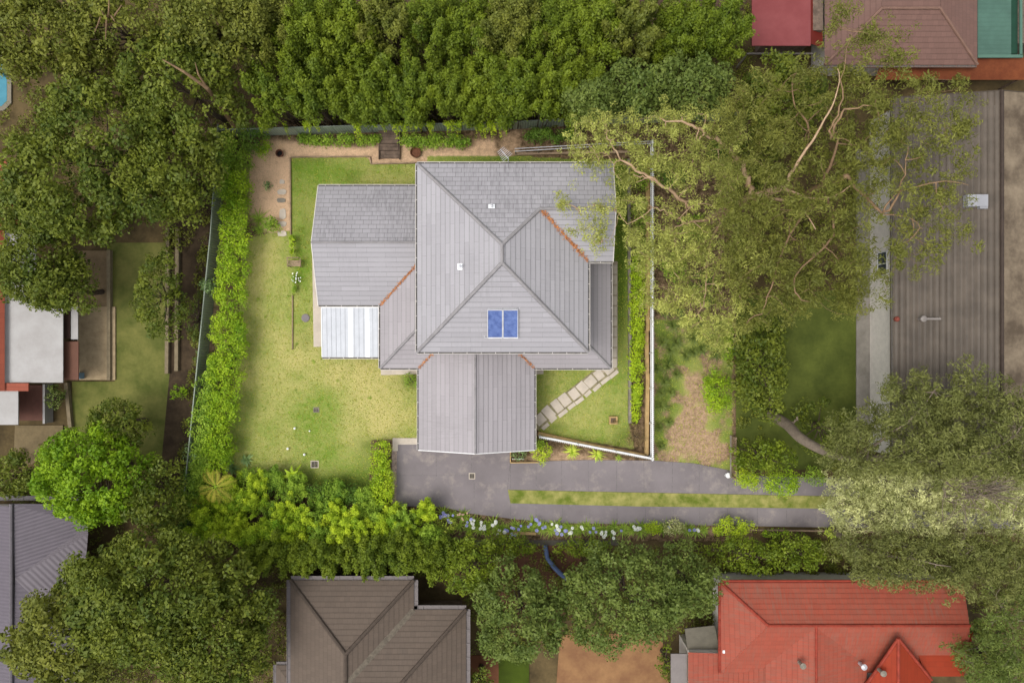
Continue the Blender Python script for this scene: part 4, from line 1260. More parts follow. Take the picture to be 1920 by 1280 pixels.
hedge('hedge', 'loose mixed green shrubs filling the gap between the lower hedge and the steel fence', [(400, 672, 12, 1.9), (392, 730, 17, 2.1), (384, 800, 20, 2.2), (376, 860, 20, 2.1), (366, 930, 18, 2.1)], M['mid'], M['bark'], 19, per=13, rc=.32, tv=.35)
hedge('hedge', 'loose wispy shrubs against the upper part of the left steel fence', [(428, 256, 14, 2.0), (424, 310, 16, 2.1), (416, 372, 13, 1.9)], M['mid'], M['bark'], 20, per=14, rc=.32, tv=.35)
B('dark green shrub in the lower left corner', 362, 900, 20, 2.0, 'deep', 31, ry=28, n=26, rc=.34)
B('dense green shrub above the orange tipped palm', 386, 862, 20, 1.8, 'mid', 32, ry=20, n=20)
B('round low green shrub at the end of the white patio corner', 770, 712, 12, .7, 'mid', 33, n=12, rc=.22)
B('bright lime shrub below the garage corner', 1015, 850, 16, 1.5, 'lime', 34, n=20, rc=.26)
B('dark bushy shrub under the garage roof edge', 1005, 832, 12, 1.2, 'mid', 35)
B('low speckled shrub in the small bed by the driveway', 975, 850, 12, .5, 'blueleaf', 36, rc=.18, n=12)
B('bronze leaved bush inside the picket fence corner', 1193, 818, 20, 1.3, 'purple', 37, n=34, rc=.24, size=.07)
B('large bright green shrub at the edge of the dry grass', 1347, 735, 26, 2.0, 'hedge', 38, ry=38, n=50, rc=.34)
B('narrow green shrub above the large verge shrub', 1366, 650, 10, 1.6, 'hedge', 39, ry=30, n=20)
B('bright green shrub overhanging the driveway by the timber fence', 1400, 900, 24, 2.0, 'lime', 40, ry=13, n=24, rc=.3)
B('long drooping green shrub hanging over the driveway turf strip', 1468, 905, 30, 2.4, 'hedge', 41, ry=22, n=40, rc=.3)
B('darker green shrub at the driveway edge next to the silver tree', 1528, 893, 18, 2.4, 'mid', 42, ry=12, n=20)
B('variegated rounded shrub between the lime bushes and the flowers', 836, 985, 22, 1.5, 'strapy', 43, ry=16, n=26, rc=.24, size=.08)
B('pale speckled shrub among the flowers right of the lime spikes', 1262, 988, 20, 1.1, 'silver', 44, ry=10, n=18, rc=.24)
B('yellow green shrub between agapanthus and speckled shrub', 1226, 990, 14, 1.0, 'lime', 45, ry=9, n=14)
B('wide bright green shrub at the right end of the flower bed', 1375, 988, 38, 1.5, 'lime', 46, ry=15, n=44, rc=.28)
B('small green shrub tapering along the pale bed edging', 1455, 1000, 26, .9, 'hedge', 47, ry=7, n=18, rc=.2)
B('yellow tipped shrub under the silver tree at the bed end', 1563, 998, 12, 1.0, 'strapy', 48, ry=7, n=12)
B('dark leafy shrub right of the box hedge foot', 745, 965, 20, 1.7, 'mid', 49, ry=20, n=20)
B('reddish brown shrub below the back lawn', 668, 955, 20, 1.2, 'purple', 50, ry=12, n=18)
B('dark bushy shrub left of the box hedge foot', 700, 945, 16, 1.6, 'mid', 51, n=16)
B('shadowy green shrub below the banana plant', 600, 920, 26, 1.7, 'deep', 52, ry=14, n=24)
B('dark shrub between palm and banana plant', 500, 905, 22, 1.6, 'deep', 53, n=22)
for i, (x, y, r, l) in enumerate(((1200, 330, 14, 'upper'), (1200, 400, 14, 'middle'), (1198, 452, 13, 'lower'))):
    B('%s dull green shrub in the shaded side bed under the gum tree' % l, x, y, r, 1.2, 'mid', 54 + i, ry=26, n=22)
for i, (x, y, r, m_, l) in enumerate(((1260, 330, 22, 'deep', 'topmost dark'), (1300, 430, 26, 'mid', 'broad green'), (1265, 500, 22, 'mid', 'middle'), (1320, 540, 26, 'deep', 'lowest dark'), (1350, 280, 20, 'deep', 'upper right dark'))):
    B('%s understorey shrub beneath the gum tree beyond the picket fence' % l, x, y, r, 1.4, m_, 60 + i, n=26, rc=.4, dens=50)

for i, (x, y, h_, m_, l) in enumerate(((497, 905, 2.6, 'lime', 'tall bright spike shrub standing forward on the lawn side left of the banana plant'), (444, 912, 2.4, 'lime', 'slim lime spike shrub beside the palm'), (520, 900, 2.2, 'mid', 'dull green spike shrub next to the banana plant'), (472, 930, 2.6, 'lime', 'lime spike shrub between palm and tall spike'), (640, 925, 2.2, 'mid', 'low green spike shrub under the lawn edge'), (560, 915, 2.0, 'mid', 'green spike shrub just below the banana plant'), (690, 935, 2.2, 'mid', 'green spike shrub at the left foot of the box hedge'), (360, 950, 2.6, 'mid', 'green spike shrub in the fence corner'))):
    plume_tree('spike_shrub', l, x, y, h_, .85, M[m_], M['bark'], 160 + i, n=12, ph=1.1, pr=.3, dens=150, size=.1, asp=.6, cat='shrub', lean=.12, bias=(.25, 1.0))
for i, (x, y, h_, m_, l) in enumerate(((372, 905, 1.9, 'mid', 'loose green shrub left of the palm'), (350, 935, 2.0, 'mid', 'loose green shrub in the fence corner under the small palm'), (428, 935, 1.8, 'mid', 'loose green shrub at the foot of the palm'), (470, 895, 1.5, 'mid', 'loose green shrub between agave and spike shrub'), (610, 930, 1.6, 'mid', 'loose green shrub right of the banana plant foot'), (540, 925, 1.8, 'mid', 'loose green shrub left of the banana plant foot'), (655, 930, 1.5, 'deep', 'loose dark shrub under the lawn corner'))):
    B(l, x, y, 24, h_, m_, 180 + i, n=26, rc=.32, ry=18)
# lime green upright shrubs along the lower boundary, in order from the left
ORD = ['leftmost', 'second', 'third', 'fourth', 'fifth', 'sixth', 'seventh', 'eighth', 'ninth', 'tenth', 'eleventh', 'twelfth', 'thirteenth', 'fourteenth', 'fifteenth', 'sixteenth', 'seventeenth', 'eighteenth', 'nineteenth', 'twentieth']
def nth(i): return ORD[i] + (' from the left' if i else '')
row = [(372, 962, 'deep'), (402, 958, 'lime'), (432, 950, 'lime'), (462, 968, 'lime'), (492, 936, 'lime'), (520, 962, 'mid'), (548, 950, 'lime'), (578, 968, 'lime'), (608, 956, 'mid'), (638, 964, 'lime'), (668, 972, 'lime'), (700, 966, 'mid'), (732, 974, 'lime'), (764, 972, 'mid'), (800, 958, 'lime')]
for i, (x, y, m_) in enumerate(row):
    plume_tree('shrub', 'spiky %s shrub, %s in the row inside the lower boundary' % ('lime green' if m_ == 'lime' else 'darker green', nth(i)), x, y, 2.9 + .4 * math.sin(i * 2.1), 1.05, M[m_], M['bark'], 100 + i, n=13, ph=1.5, pr=.27, dens=150, size=.1, asp=.6, bias=(.2, .75), group='spiky shrubs along the lower boundary', cat='shrub', lean=.15)
row = [(352, 992, 'deep'), (388, 990, 'lime'), (424, 988, 'lime'), (462, 992, 'lime'), (500, 990, 'lime'), (536, 988, 'lime'), (574, 992, 'lime'), (612, 990, 'mid'), (650, 992, 'lime'), (690, 990, 'lime'), (728, 992, 'lime'), (768, 990, 'lime'), (806, 992, 'mid')]
for i, (x, y, m_) in enumerate(row):
    plume_tree('shrub', 'dense leafy shrub, %s in the front row at the lower boundary' % nth(i), x, y, 3.0 + .4 * math.sin(i * 1.7), 1.0, M[m_], M['bark'], 130 + i, n=14, ph=1.2, pr=.33, dens=140, size=.1, asp=.6, bias=(.15, .35), group='leafy shrubs on the lower boundary', cat='shrub', lean=.15)
# bamboo-like sprays hanging over the back fence into the yard
for i, x in enumerate((512, 590, 688, 760, 800, 850, 905, 930)):
    n = (4, 6, 7, 10, 5, 8, 9, 6)[i]
    c = P(x, 247, 0); t = thing('climbing_shoot', 'bright yellow green shoots leaning over the back fence, %s' % nth(i), 'climber', c, 'shoots leaning over the back fence')
    mb = MB(); cl = []
    rg = np.random.default_rng(300 + i)
    for j in range(n):
        sx = rg.normal() * .4; e = Vector((c.x + sx + rg.normal() * .12, c.y - rg.uniform(.2, 1.1), rg.uniform(1.3, 2.3)))
        pts = [Vector((c.x + sx, c.y + .1, -.03)), Vector((c.x + sx, c.y + .05, 1.3)), Vector((c.x + sx, c.y - .1, 2.3)), e]
        mb.tube(pts, [.02, .018, .014, .006], 5)
        for s in np.linspace(.0, 1, 6):
            q = pts[2].lerp(pts[3], s); cl.append((q.x, q.y, q.z, .16 * (1.15 - .6 * s)))
    mb.build('stem', M['bark'], t)
    pos, nr, ln, wd, ti = puffs(np.array(cl), 150, .09, .6)
    leaf_mesh('foliage', pos, nr, ln, wd, ti, M['lime'], t)

# strappy plants
for i, (x, y, L, m_) in enumerate(((1268, 640, .8, 'strap'), (1246, 585, .7, 'strap'), (1300, 632, .9, 'strap'), (1330, 640, .9, 'strap'), (1242, 640, .8, 'strap'), (1252, 685, .85, 'strap'), (1285, 665, .7, 'strap'), (1240, 760, .8, 'strap'), (1246, 715, .7, 'strap'), (1236, 800, .6, 'strap'), (1348, 630, .7, 'strap'), (1316, 655, .6, 'strap'), (1262, 610, .7, 'strap'), (1290, 605, .7, 'strap'), (1240, 735, .6, 'strap'), (1238, 835, .5, 'strap'), (1272, 585, .8, 'strap'), (1312, 600, .8, 'strap'), (1345, 606, .7, 'strap'), (1365, 628, .6, 'strap'), (1268, 700, .6, 'strap'), (1300, 660, .6, 'strap'), (1340, 665, .6, 'strap'), (1256, 655, .8, 'strap'), (1232, 690, .6, 'strap'), (1258, 735, .5, 'strap'), (1254, 790, .5, 'strap'))):
    blades('mat_rush', 'dark green tussock of mat rush beyond the picket fence', P(x, y), 80, L, .04, M['rush'], 400 + i, 'mat rush tussocks beyond the picket fence', 'tussock')
for i, (x, y, l) in enumerate(((1073, 846, 'left of the pair'), (1119, 851, 'right of the pair'))):
    blades('strappy_plant', 'yellow green strappy plant under the slanting picket fence, %s' % l, P(x, y), 46, .7, .06, M['strapy'], 430 + i, None, 'plant')
blades('strappy_plant', 'small green strappy plant right of the yellow green pair', P(1160, 858), 24, .4, .05, M['strap'], 433)
blades('strappy_plant', 'large dark grassy clump beside the lowest stepping stones', P(486, 412), 90, .95, .04, M['strap'], 434)
blades('strappy_plant', 'second grassy clump just below the large one', P(488, 432), 60, .7, .04, M['strap'], 435)
blades('agave', 'grey green agave rosette at the foot of the hedge', P(436, 876), 34, .7, .11, M['blueleaf'], 436, None, 'agave', droop=.4)
blades('agave', 'dark spiky agave against the left fence below the dry strip', P(382, 668), 34, .75, .1, M['blueleaf'], 437, None, 'agave', droop=.4)
blades('agave', 'broad leaved grey plant right of the hedge foot', P(462, 862), 14, .6, .2, M['blueleaf'], 438, None, 'agave', droop=.6)
# white daisies by the bench
def flowers(name, label, c, n, spread, hz, mats, r, seed, sph=True, group=None):
    rg = random.Random(seed); t = thing(name, label, 'flower', c, group)
    for mi, mt in enumerate(mats):
        mb = MB()
        for j in range(n if mi == 0 else max(2, n // 2)):
            a = rg.uniform(0, 6.28); q = spread * math.sqrt(rg.random()); z = hz * rg.uniform(.8, 1.1)
            x, y = c.x + q * math.cos(a), c.y + q * math.sin(a)
            rr = r * rg.uniform(.8, 1.2)
            for k in range(9 if sph else 5):
                b = k * 2.399; zz_ = 1 - (k + .5) / (9 if sph else 5) * (1.6 if sph else .4); w = math.sqrt(max(0, 1 - zz_ * zz_))
                mb.box((x + rr * w * math.cos(b), y + rr * w * math.sin(b), z + rr * zz_), (rr * .75, rr * .75, rr * .5), b)
            mb.tube([(x * .7 + c.x * .3, y * .7 + c.y * .3, 0), (x, y, z)], .008, 4, 1, cap=False)
        mb.build('bloom', [mt, M['strap']], t)
    return t
flowers('daisy_clump', 'white daisies spilling around the garden bench', P(560, 520), 16, .42, .4, [M['whitepetal']], .045, 3, False)
# agapanthus bed along the lower wheel track
ag = [(831, 957, 'l', 7), (848, 965, 'l', 5), (868, 960, 'p', 8), (880, 972, 'l', 3), (892, 975, 'w', 8), (905, 985, 'w', 5), (925, 975, 'w', 6), (938, 985, 'w', 4), (955, 990, 'l', 8), (976, 982, 'l', 2), (1000, 976, 'l', 6), (1018, 984, 'l', 4), (1042, 980, 'w', 5), (1052, 988, 'l', 6), (1072, 990, 'w', 4), (1090, 986, 'w', 2), (1108, 990, 'l', 3), (1128, 988, 'w', 4), (1145, 992, 'w', 4), (1165, 988, 'l', 1), (1184, 986, 'w', 4), (1200, 990, 'w', 2), (1250, 982, 'l', 1), (1285, 988, 'l', 2), (1304, 990, 'w', 2)]
cnt = {'l': 0, 'w': 0, 'p': 0}
nm = {'l': 'lilac', 'w': 'white', 'p': 'pale pink'}
for i, (x, y, c_, n) in enumerate(ag):
    cnt[c_] += 1
    col = M[{'l': 'lilac', 'w': 'whitepetal', 'p': 'pinkpetal'}[c_]]
    lab = '%s flowering agapanthus%s in the bed below the driveway' % (nm[c_], '' if c_ == 'p' else ', ' + nth(cnt[c_] - 1) + ' of its colour')
    t = blades('agapanthus', lab, P(x, y + 4), 46, .75, .055, M['strap'], 500 + i, 'agapanthus along the driveway', 'flower', droop=.8)
    rg = random.Random(600 + i)
    for j in range(n):
        mb = MB(); c = P(x, y + 2); a = rg.uniform(0, 6.28); q = rg.uniform(.08, .5) if n > 1 else .1
        bx, by, z = c.x + q * math.cos(a), c.y + q * math.sin(a) * .8, rg.uniform(.6, .85)
        r = rg.uniform(.07, .105) if c_ != 'p' else .05
        for k in range(16):
            zz_ = 1 - (k + .5) / 16 * 1.7; w = math.sqrt(max(0, 1 - zz_ * zz_)); b = k * 2.399
            mb.box((bx + r * w * math.cos(b), by + r * w * math.sin(b), z + r * zz_), (r * .55, r * .4, r * .35), b)
        mb.tube([(c.x, c.y, 0), (bx, by, z)], .01, 4, 1, cap=False)
        mb.build('flower_head', [col, M['strap']], t)
for i, x in enumerate(range(828, 1215, 17)):
    blades('strappy_plant', 'green strap leaved plant along the back edge of the flowers, %s' % (nth(i) if i < 20 else ('third', 'second', 'first')[max(0, 22 - i)] + ' from the right'), P(x, 989 + 5 * math.sin(i * 2.2)), 34, .62, .055, M['strap'], 700 + i, 'strappy plants behind the flowers')
for i, x in enumerate(range(1215, 1340, 26)):
    blades('strappy_plant', 'green strappy plant without flowers in the bed, %s of its row' % nth(i), P(x, 992), 40, .6, .05, M['strap'], 560 + i, 'flowerless plants in the bed')
for i, x in enumerate((880, 915, 960)):
    blades('strappy_plant', 'bright lime strappy plant at the bottom edge of the flowers, %s of three' % ('first', 'second', 'third')[i], P(x, 998), 30, .45, .06, M['lime'], 570 + i, 'lime plants in the bed')

# palm and banana
def palm(label, px, py, h, L, mat, seed, n=12, name='palm'):
    rg = random.Random(seed); c = P(px, py, h); c0 = Vector((c.x, c.y, 0)); c.z = h
    t = thing(name, label, 'palm', c0)
    mb = MB(); mb.tube([c0 - Vector((0, 0, .03)), c0 + Vector((0, 0, h * .6)), c], [.11, .09, .06], 10); mb.build('trunk', M['bark'], t)
    for i in range(n):
        a = i * 2.399 + rg.uniform(-.5, .5); l = L * rg.uniform(.55, 1.15); rise = rg.uniform(.2, .9)
        d = Vector((math.cos(a), math.sin(a), 0)); s = Vector((-d.y, d.x, 0)); bend = rg.uniform(-.35, .35)
        rp = [c + d * l * u + s * (bend * u * u) + Vector((0, 0, l * (rise * u - .95 * u * u))) for u in [k / 8 for k in range(9)]]
        mb = MB(); mb.tube(rp, [.025 * (1 - .8 * k / 8) for k in range(9)], 5, 0)
        pos, nr, ln, axs = [], [], [], []
        m = 26
        for k in range(3, m):
            u = k / m; f = u * 8; q = rp[int(f)].lerp(rp[min(8, int(f) + 1)], f % 1)
            w = .42 * math.sin(u * 2.9) * L / 1.3
            for sg in (-1, 1):
                dd_ = (s * sg + d * .55 + Vector((0, 0, -.35))).normalized()
                pos.append(q + dd_ * w / 2); nr.append(dd_.cross(d).normalized()); ln.append(w); axs.append(dd_)
        lf = leaf_mesh('frond', np.array(pos), np.array(nr), np.array(ln), .032, np.full(len(pos), rg.uniform(.25, .85)), mat, t, np.array(axs))
        mb.build('stalk', M['strapy'], lf)
palm('feathery palm with yellowing orange tipped fronds in the lower left corner', 404, 912, 2.4, 1.5, M['palm'], 9, 8)
palm('small yellowish palm tucked under the larger one', 372, 940, 1.4, .8, M['palm'], 10, 8)
c = P(556, 885); t = thing('banana_plant', 'banana plant with broad bright leaves below the pit grate', 'plant', c)
mb = MB(); mb.tube([(c.x, c.y, -.03), (c.x, c.y, 1.1)], [.09, .06], 8); mb.build('stem', M['strapy'], t)
blades('x', None, Vector((c.x, c.y, 1.0)), 10, 1.0, .26, M['lime'], 77, parent=t, own=False, part='leaves', droop=1.1)
blades('x', None, Vector((c.x, c.y, .5)), 6, .8, .22, M['lime'], 78, parent=t, own=False, part='leaves', droop=1.0)

# ------------------------------------------------------------------ gum trees
def gum(label, trunk, limbs, regions, mat, bark, seed, name='gum_tree', size=.2, dens=70, rc=(.3, .55), asp=.26, twigs=3):
    """trunk / limbs: lists of (px,py,z,radius); regions: (polygon, zlo, zhi, puffs)"""
    rg = np.random.default_rng(seed); rr = random.Random(seed)
    pts = [P(x, y, z) for x, y, z, r in trunk]
    t = thing(name, label, 'tree', Vector((pts[0].x, pts[0].y, 0)))
    tk = MB(); pts[0].z = -.05
    def curve(ps, rs):
        out, ro = [], []
        for i in range(len(ps) - 1):
            p0, p1, p2, p3 = ps[max(i - 1, 0)], ps[i], ps[i + 1], ps[min(i + 2, len(ps) - 1)]
            for k in range(4):
                u = k / 4
                out.append(.5 * ((2 * p1) + (p2 - p0) * u + (2 * p0 - 5 * p1 + 4 * p2 - p3) * u * u + (3 * p1 - p0 - 3 * p2 + p3) * u ** 3)); ro.append(rs[i] + (rs[i + 1] - rs[i]) * u)
        return out + [ps[-1]], ro + [rs[-1]]
    cp, cr = curve(pts, [r for *_, r in trunk]); tk.tube(cp, cr, 12)
    nodes = list(cp[len(cp) // 2:]); nrad = [0.0] * len(nodes)
    for lb in limbs:
        ps, rs = curve([P(x, y, z) for x, y, z, r in lb], [r for *_, r in lb])
        for i_ in range(1, len(ps)):
            w_ = .06 + rs[i_] * .35; ps[i_] = ps[i_] + Vector((rr.uniform(-w_, w_), rr.uniform(-w_, w_), rr.uniform(-w_, w_))); rs[i_] *= rr.uniform(.85, 1.12)
        tk.tube(ps, rs, 7); nodes += ps[2:]; nrad += rs[2:]
    cl = []
    for poly, z0, z1, n in regions:
        X, Y = scatter(poly, n, rg)
        for x, y in zip(X, Y):
            z = rg.uniform(z0, z1); p = P(x, y, z); r = rg.uniform(*rc)
            cl.append((p.x, p.y, p.z, r))
            for _ in range(2):
                cl.append((p.x + rg.normal() * r, p.y + rg.normal() * r, p.z + rg.normal() * r * .6, r * rg.uniform(.5, .8)))
    nd = np.array([tuple(q) for q in nodes])
    big = np.array([tuple(q) + (r_,) for q, r_ in zip(nodes, nrad)]); nd0 = nd; nd = big[big[:, 3] > .07]; nd = nd if len(nd) else big[:1] * 0 + 999
    for i_, q in enumerate(cl):             # foliage hangs under the big limbs, not on top of them
        kq = CAM_H / (CAM_H - q[2]); kn = CAM_H / (CAM_H - nd[:, 2])
        dd_ = np.hypot(q[0] * kq - nd[:, 0] * kn, q[1] * kq - nd[:, 1] * kn); j = int(np.argmin(dd_))
        if nd is not nd0 and rr.random() < .7 and dd_[j] < q[3] * .8 + .22 and q[2] > nd[j, 2] - .5: cl[i_] = (q[0], q[1], nd[j, 2] - .5 - .6 * q[3] - rr.random() * .8, q[3] * .9)
    nd = nd0
    cc = np.array([q[:3] for q in cl[::twigs]])
    order = np.argsort([np.min(np.linalg.norm(nd - v, axis=1)) for v in cc])
    nr_ = [(.05)] * len(nd)
    for k_ in order:                        # each twig grows from the nearest limb or twig already there
        v = cc[k_]; dd_ = np.linalg.norm(nd - v, axis=1) + (nd[:, 2] > v[2] + .6) * .5; j = int(np.argmin(dd_))
        r0 = max(.012, nr_[j] * .72)
        tk.tube(limb_pts(nd[j], v, 4, .14, rr), [r0, r0 * .85, r0 * .7, r0 * .5], 4, cap=False)
        nd = np.vstack([nd, v]); nr_.append(r0 * .8)
    tk.build('trunk', bark, t, smooth=True)
    pos, nr, ln, wd, ti = puffs(np.array(cl), dens, size, asp, flat=.6, hemi=-.8, jit=1.1, tv=.28, fill=.75)
    leaf_mesh('crown', pos, nr, ln, wd, ti, mat, t)
    return t
gum('spreading gum tree with pinkish limbs overhanging the picket fence and roof corner',
    [(1318, 420, 0, .36), (1345, 403, 3.5, .33), (1372, 385, 6, .3), (1410, 372, 8, .27), (1470, 350, 10, .2)],
    [[(1410, 372, 8, .2), (1404, 335, 8.5, .17), (1385, 298, 9, .14), (1362, 272, 9.3, .12), (1322, 250, 9.6, .1), (1290, 232, 10, .07), (1242, 226, 10.3, .04)],
     [(1322, 250, 9.6, .07), (1308, 262, 9.6, .05), (1310, 240, 10, .03)],
     [(1362, 272, 9.3, .05), (1345, 280, 9.5, .03), (1330, 285, 9.7, .015)],
     [(1345, 403, 4, .12), (1356, 430, 5, .1), (1357, 455, 5.3, .07), (1350, 476, 5.5, .03)],
     [(1372, 385, 6, .12), (1330, 410, 7.5, .09), (1288, 417, 8.5, .07), (1262, 403, 9, .05), (1243, 395, 9.2, .04), (1222, 389, 9.4, .02)],
     [(1288, 417, 8.5, .05), (1262, 428, 9, .035), (1238, 433, 9.2, .015)],
     [(1300, 390, 7.5, .1), (1262, 362, 8.4, .1), (1226, 338, 9, .09), (1200, 322, 9.3, .08), (1165, 300, 9.6, .06), (1145, 272, 10, .04), (1137, 250, 10.2, .02)],
     [(1226, 338, 9, .05), (1205, 332, 9.2, .05), (1186, 328, 9.4, .02)],
     [(1165, 300, 9.6, .04), (1148, 306, 9.7, .03), (1140, 292, 9.8, .015)],
     [(1372, 385, 6, .1), (1340, 440, 7.2, .08), (1325, 500, 8, .05), (1322, 560, 8.6, .03), (1305, 590, 9, .02)],
     [(1340, 440, 7.2, .06), (1300, 470, 8, .05), (1260, 495, 8.6, .03)],
     [(1356, 430, 5, .06), (1340, 520, 7, .05), (1335, 545, 7.4, .03), (1318, 545, 7.6, .02), (1295, 562, 8, .015)],
     [(1222, 389, 9.4, .03), (1180, 420, 9.2, .02), (1160, 400, 9, .018), (1125, 385, 8.8, .014), (1085, 392, 8.8, .01)],
     [(1160, 400, 9, .014), (1148, 440, 8.8, .01), (1130, 455, 8.8, .008)],
     [(1195, 428, 8, .02), (1180, 445, 7.6, .02), (1172, 462, 7.4, .01)],
     [(1345, 365, 8, .04), (1362, 345, 8.6, .03), (1368, 335, 8.8, .02)],
     [(1470, 350, 10, .12), (1500, 300, 11, .08), (1545, 225, 11.6, .055), (1568, 180, 12, .04), (1572, 130, 12.4, .02)],
     [(1470, 350, 10, .1), (1488, 362, 10.2, .08), (1545, 372, 10.6, .05), (1600, 345, 11, .03)],
     [(1430, 372, 8.6, .12), (1475, 378, 9.4, .1), (1500, 388, 9.8, .06), (1530, 430, 10.4, .03)]],
    [([(1065, 222), (1140, 215), (1200, 212), (1400, 208), (1400, 330), (1300, 330), (1240, 300), (1200, 345), (1150, 320), (1085, 305), (1068, 270)], 8.6, 10.5, 125),
     ([(1145, 310), (1240, 290), (1420, 300), (1430, 480), (1300, 500), (1200, 480), (1165, 430), (1148, 380)], 7.5, 10, 155),
     ([(1180, 450), (1425, 440), (1405, 625), (1340, 655), (1300, 628), (1250, 580), (1196, 560)], 6.5, 9.5, 160),
     ([(1040, 372), (1060, 362), (1072, 395), (1095, 400), (1110, 375), (1135, 390), (1140, 430), (1115, 465), (1085, 452), (1060, 425)], 8.4, 8.9, 26)],
    M['gum'], M['gumbark'], 71, dens=66, rc=(.28, .52), size=.17)
gum('dimmed outer part of the gum crown, made a separate tree between the two right hand roofs',  # one gum split where overlay dimming starts; this half darker, trunk added
    [(1432, 395, 0, .3), (1480, 380, 5, .26), (1540, 350, 9, .2), (1590, 330, 11, .14)],
    [[(1540, 350, 9, .1), (1570, 270, 11, .07), (1556, 245, 11.3, .06), (1576, 200, 12, .045), (1580, 130, 12.6, .02), (1600, 60, 13, .012)],
     [(1556, 262, 11.2, .08), (1580, 210, 11.8, .06), (1600, 202, 12, .05), (1640, 196, 12.4, .02)],
     [(1480, 380, 6, .1), (1515, 250, 9.5, .07), (1492, 200, 10, .05), (1484, 150, 10.6, .02)],
     [(1590, 330, 11, .1), (1655, 400, 11.5, .08), (1690, 360, 12, .05), (1755, 342, 12.4, .03), (1815, 346, 12.6, .015)],
     [(1655, 400, 11.5, .06), (1690, 340, 12, .04), (1700, 300, 12.4, .02)],
     [(1655, 400, 11.5, .05), (1700, 408, 12, .03), (1730, 430, 12.2, .02)],
     [(1540, 350, 9, .1), (1560, 440, 10, .06), (1490, 520, 10.4, .05), (1500, 560, 10.6, .03)],
     [(1540, 360, 9, .08), (1480, 440, 9.8, .06), (1445, 540, 10.4, .04), (1430, 590, 10.6, .02)]],
    [([(1330, 200), (1430, 130), (1560, 130), (1640, 140), (1650, 330), (1600, 420), (1500, 420), (1350, 420)], 8.5, 12, 170),
     ([(1545, 20), (1600, 0), (1620, 60), (1680, 50), (1725, 90), (1730, 150), (1600, 150), (1560, 130)], 11, 13, 26),
     ([(1640, 130), (1830, 150), (1838, 300), (1835, 350), (1720, 300), (1640, 330)], 10.5, 13, 58),
     ([(1620, 330), (1720, 310), (1838, 350), (1810, 440), (1720, 520), (1650, 560), (1615, 480)], 10, 12.5, 52),
     ([(1345, 420), (1610, 420), (1625, 540), (1600, 600), (1540, 560), (1500, 600), (1390, 620)], 7.5, 11, 135)],
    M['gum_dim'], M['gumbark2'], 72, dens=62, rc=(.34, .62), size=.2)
gum('silvery leafed tree arching over the right end of the driveway',  # one tree split in three by overlay dimming; this is the bright strip
    [(1640, 888, 0, .22), (1680, 905, 3, .18), (1720, 925, 5, .12), (1780, 930, 6.5, .07)],
    [[(1720, 925, 5, .06), (1790, 915, 6.4, .04), (1850, 930, 7, .03), (1915, 960, 7.4, .015)], [(1720, 925, 5, .06), (1800, 945, 6.5, .04), (1860, 960, 7, .02)],
     [(1720, 925, 5, .05), (1790, 895, 6.5, .03), (1850, 892, 7, .02)], [(1700, 915, 4, .06), (1620, 940, 5.5, .04), (1575, 945, 6, .02)], [(1700, 915, 4, .06), (1640, 965, 5.5, .04), (1600, 985, 6, .02)],
     [(1780, 930, 6.4, .03), (1830, 880, 6.8, .02), (1900, 885, 7.2, .015)], [(1780, 930, 6.4, .03), (1810, 990, 6.8, .02), (1850, 1000, 7, .015)]],
    [([(1548, 900), (1580, 888), (1920, 888), (1935, 1002), (1570, 1000), (1550, 960)], 4.6, 7.2, 420)],
    M['silver'], M['greybark'], 73, dens=80, rc=(.26, .46), size=.17, name='silver_tree', twigs=2)
tw = MB(); rg_ = random.Random(44); st_ = [o for o in bpy.data.objects if o.name.startswith('silver_tree')][0]
for i in range(70):
    c = P(1800 + rg_.uniform(-30, 60), 915 + rg_.uniform(-15, 25), 7.0); a = rg_.uniform(-.7, .6) if i % 3 else rg_.uniform(0, 6.28); l = rg_.uniform(1.2, 3.4); bd = rg_.uniform(-.8, .8)
    pts = [c + Vector((math.cos(a + bd * u) * l * u, math.sin(a + bd * u) * l * u, .45 * math.sin(u * 2.6) + .1)) for u in (0, .25, .5, .75, 1)]
    tw.tube(pts, [.03, .024, .018, .012, .006], 4, cap=False)
tw.build('bare_twigs', M['greybark'], st_)
gum('big leaning tree with a thick grey trunk in front of the brown roof',  # upper part of that tree, overlay dimming in its leaf colour
    [(1440, 775, 0, .36), (1475, 795, 2, .36), (1500, 820, 4, .33), (1545, 845, 6, .28), (1600, 860, 8, .2), (1700, 850, 10, .12)],
    [[(1475, 795, 2, .06), (1492, 790, 2.6, .08), (1496, 782, 2.9, .04)], [(1600, 860, 8, .1), (1700, 790, 10, .06), (1760, 720, 11, .03)], [(1600, 860, 8, .1), (1800, 860, 10.5, .05), (1900, 820, 11, .03)]],
    [([(1555, 850), (1580, 800), (1640, 740), (1700, 690), (1760, 730), (1800, 690), (1900, 720), (1960, 800), (1960, 888), (1560, 884), (1540, 860)], 8, 11.5, 340)],
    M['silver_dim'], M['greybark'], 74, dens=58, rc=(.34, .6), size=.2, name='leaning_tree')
gum('dimmed lower strip of the silvery tree hanging over the top edge of the red roof',  # lower part of that tree, darkened where the overlay dims it
    [(1560, 990, 0, .25), (1600, 1020, 4, .2), (1660, 1040, 7, .14)],
    [[(1600, 1020, 4, .08), (1800, 1030, 7.5, .04)], [(1660, 1040, 7, .07), (1780, 1060, 8, .03)]],
    [([(1560, 1010), (1930, 1010), (1930, 1110), (1860, 1130), (1780, 1108), (1700, 1100), (1620, 1092), (1580, 1060)], 5.5, 8.5, 260)],
    M['silver_dim'], M['greybark'], 75, dens=58, rc=(.32, .55), size=.2, name='lower_dim_tree')
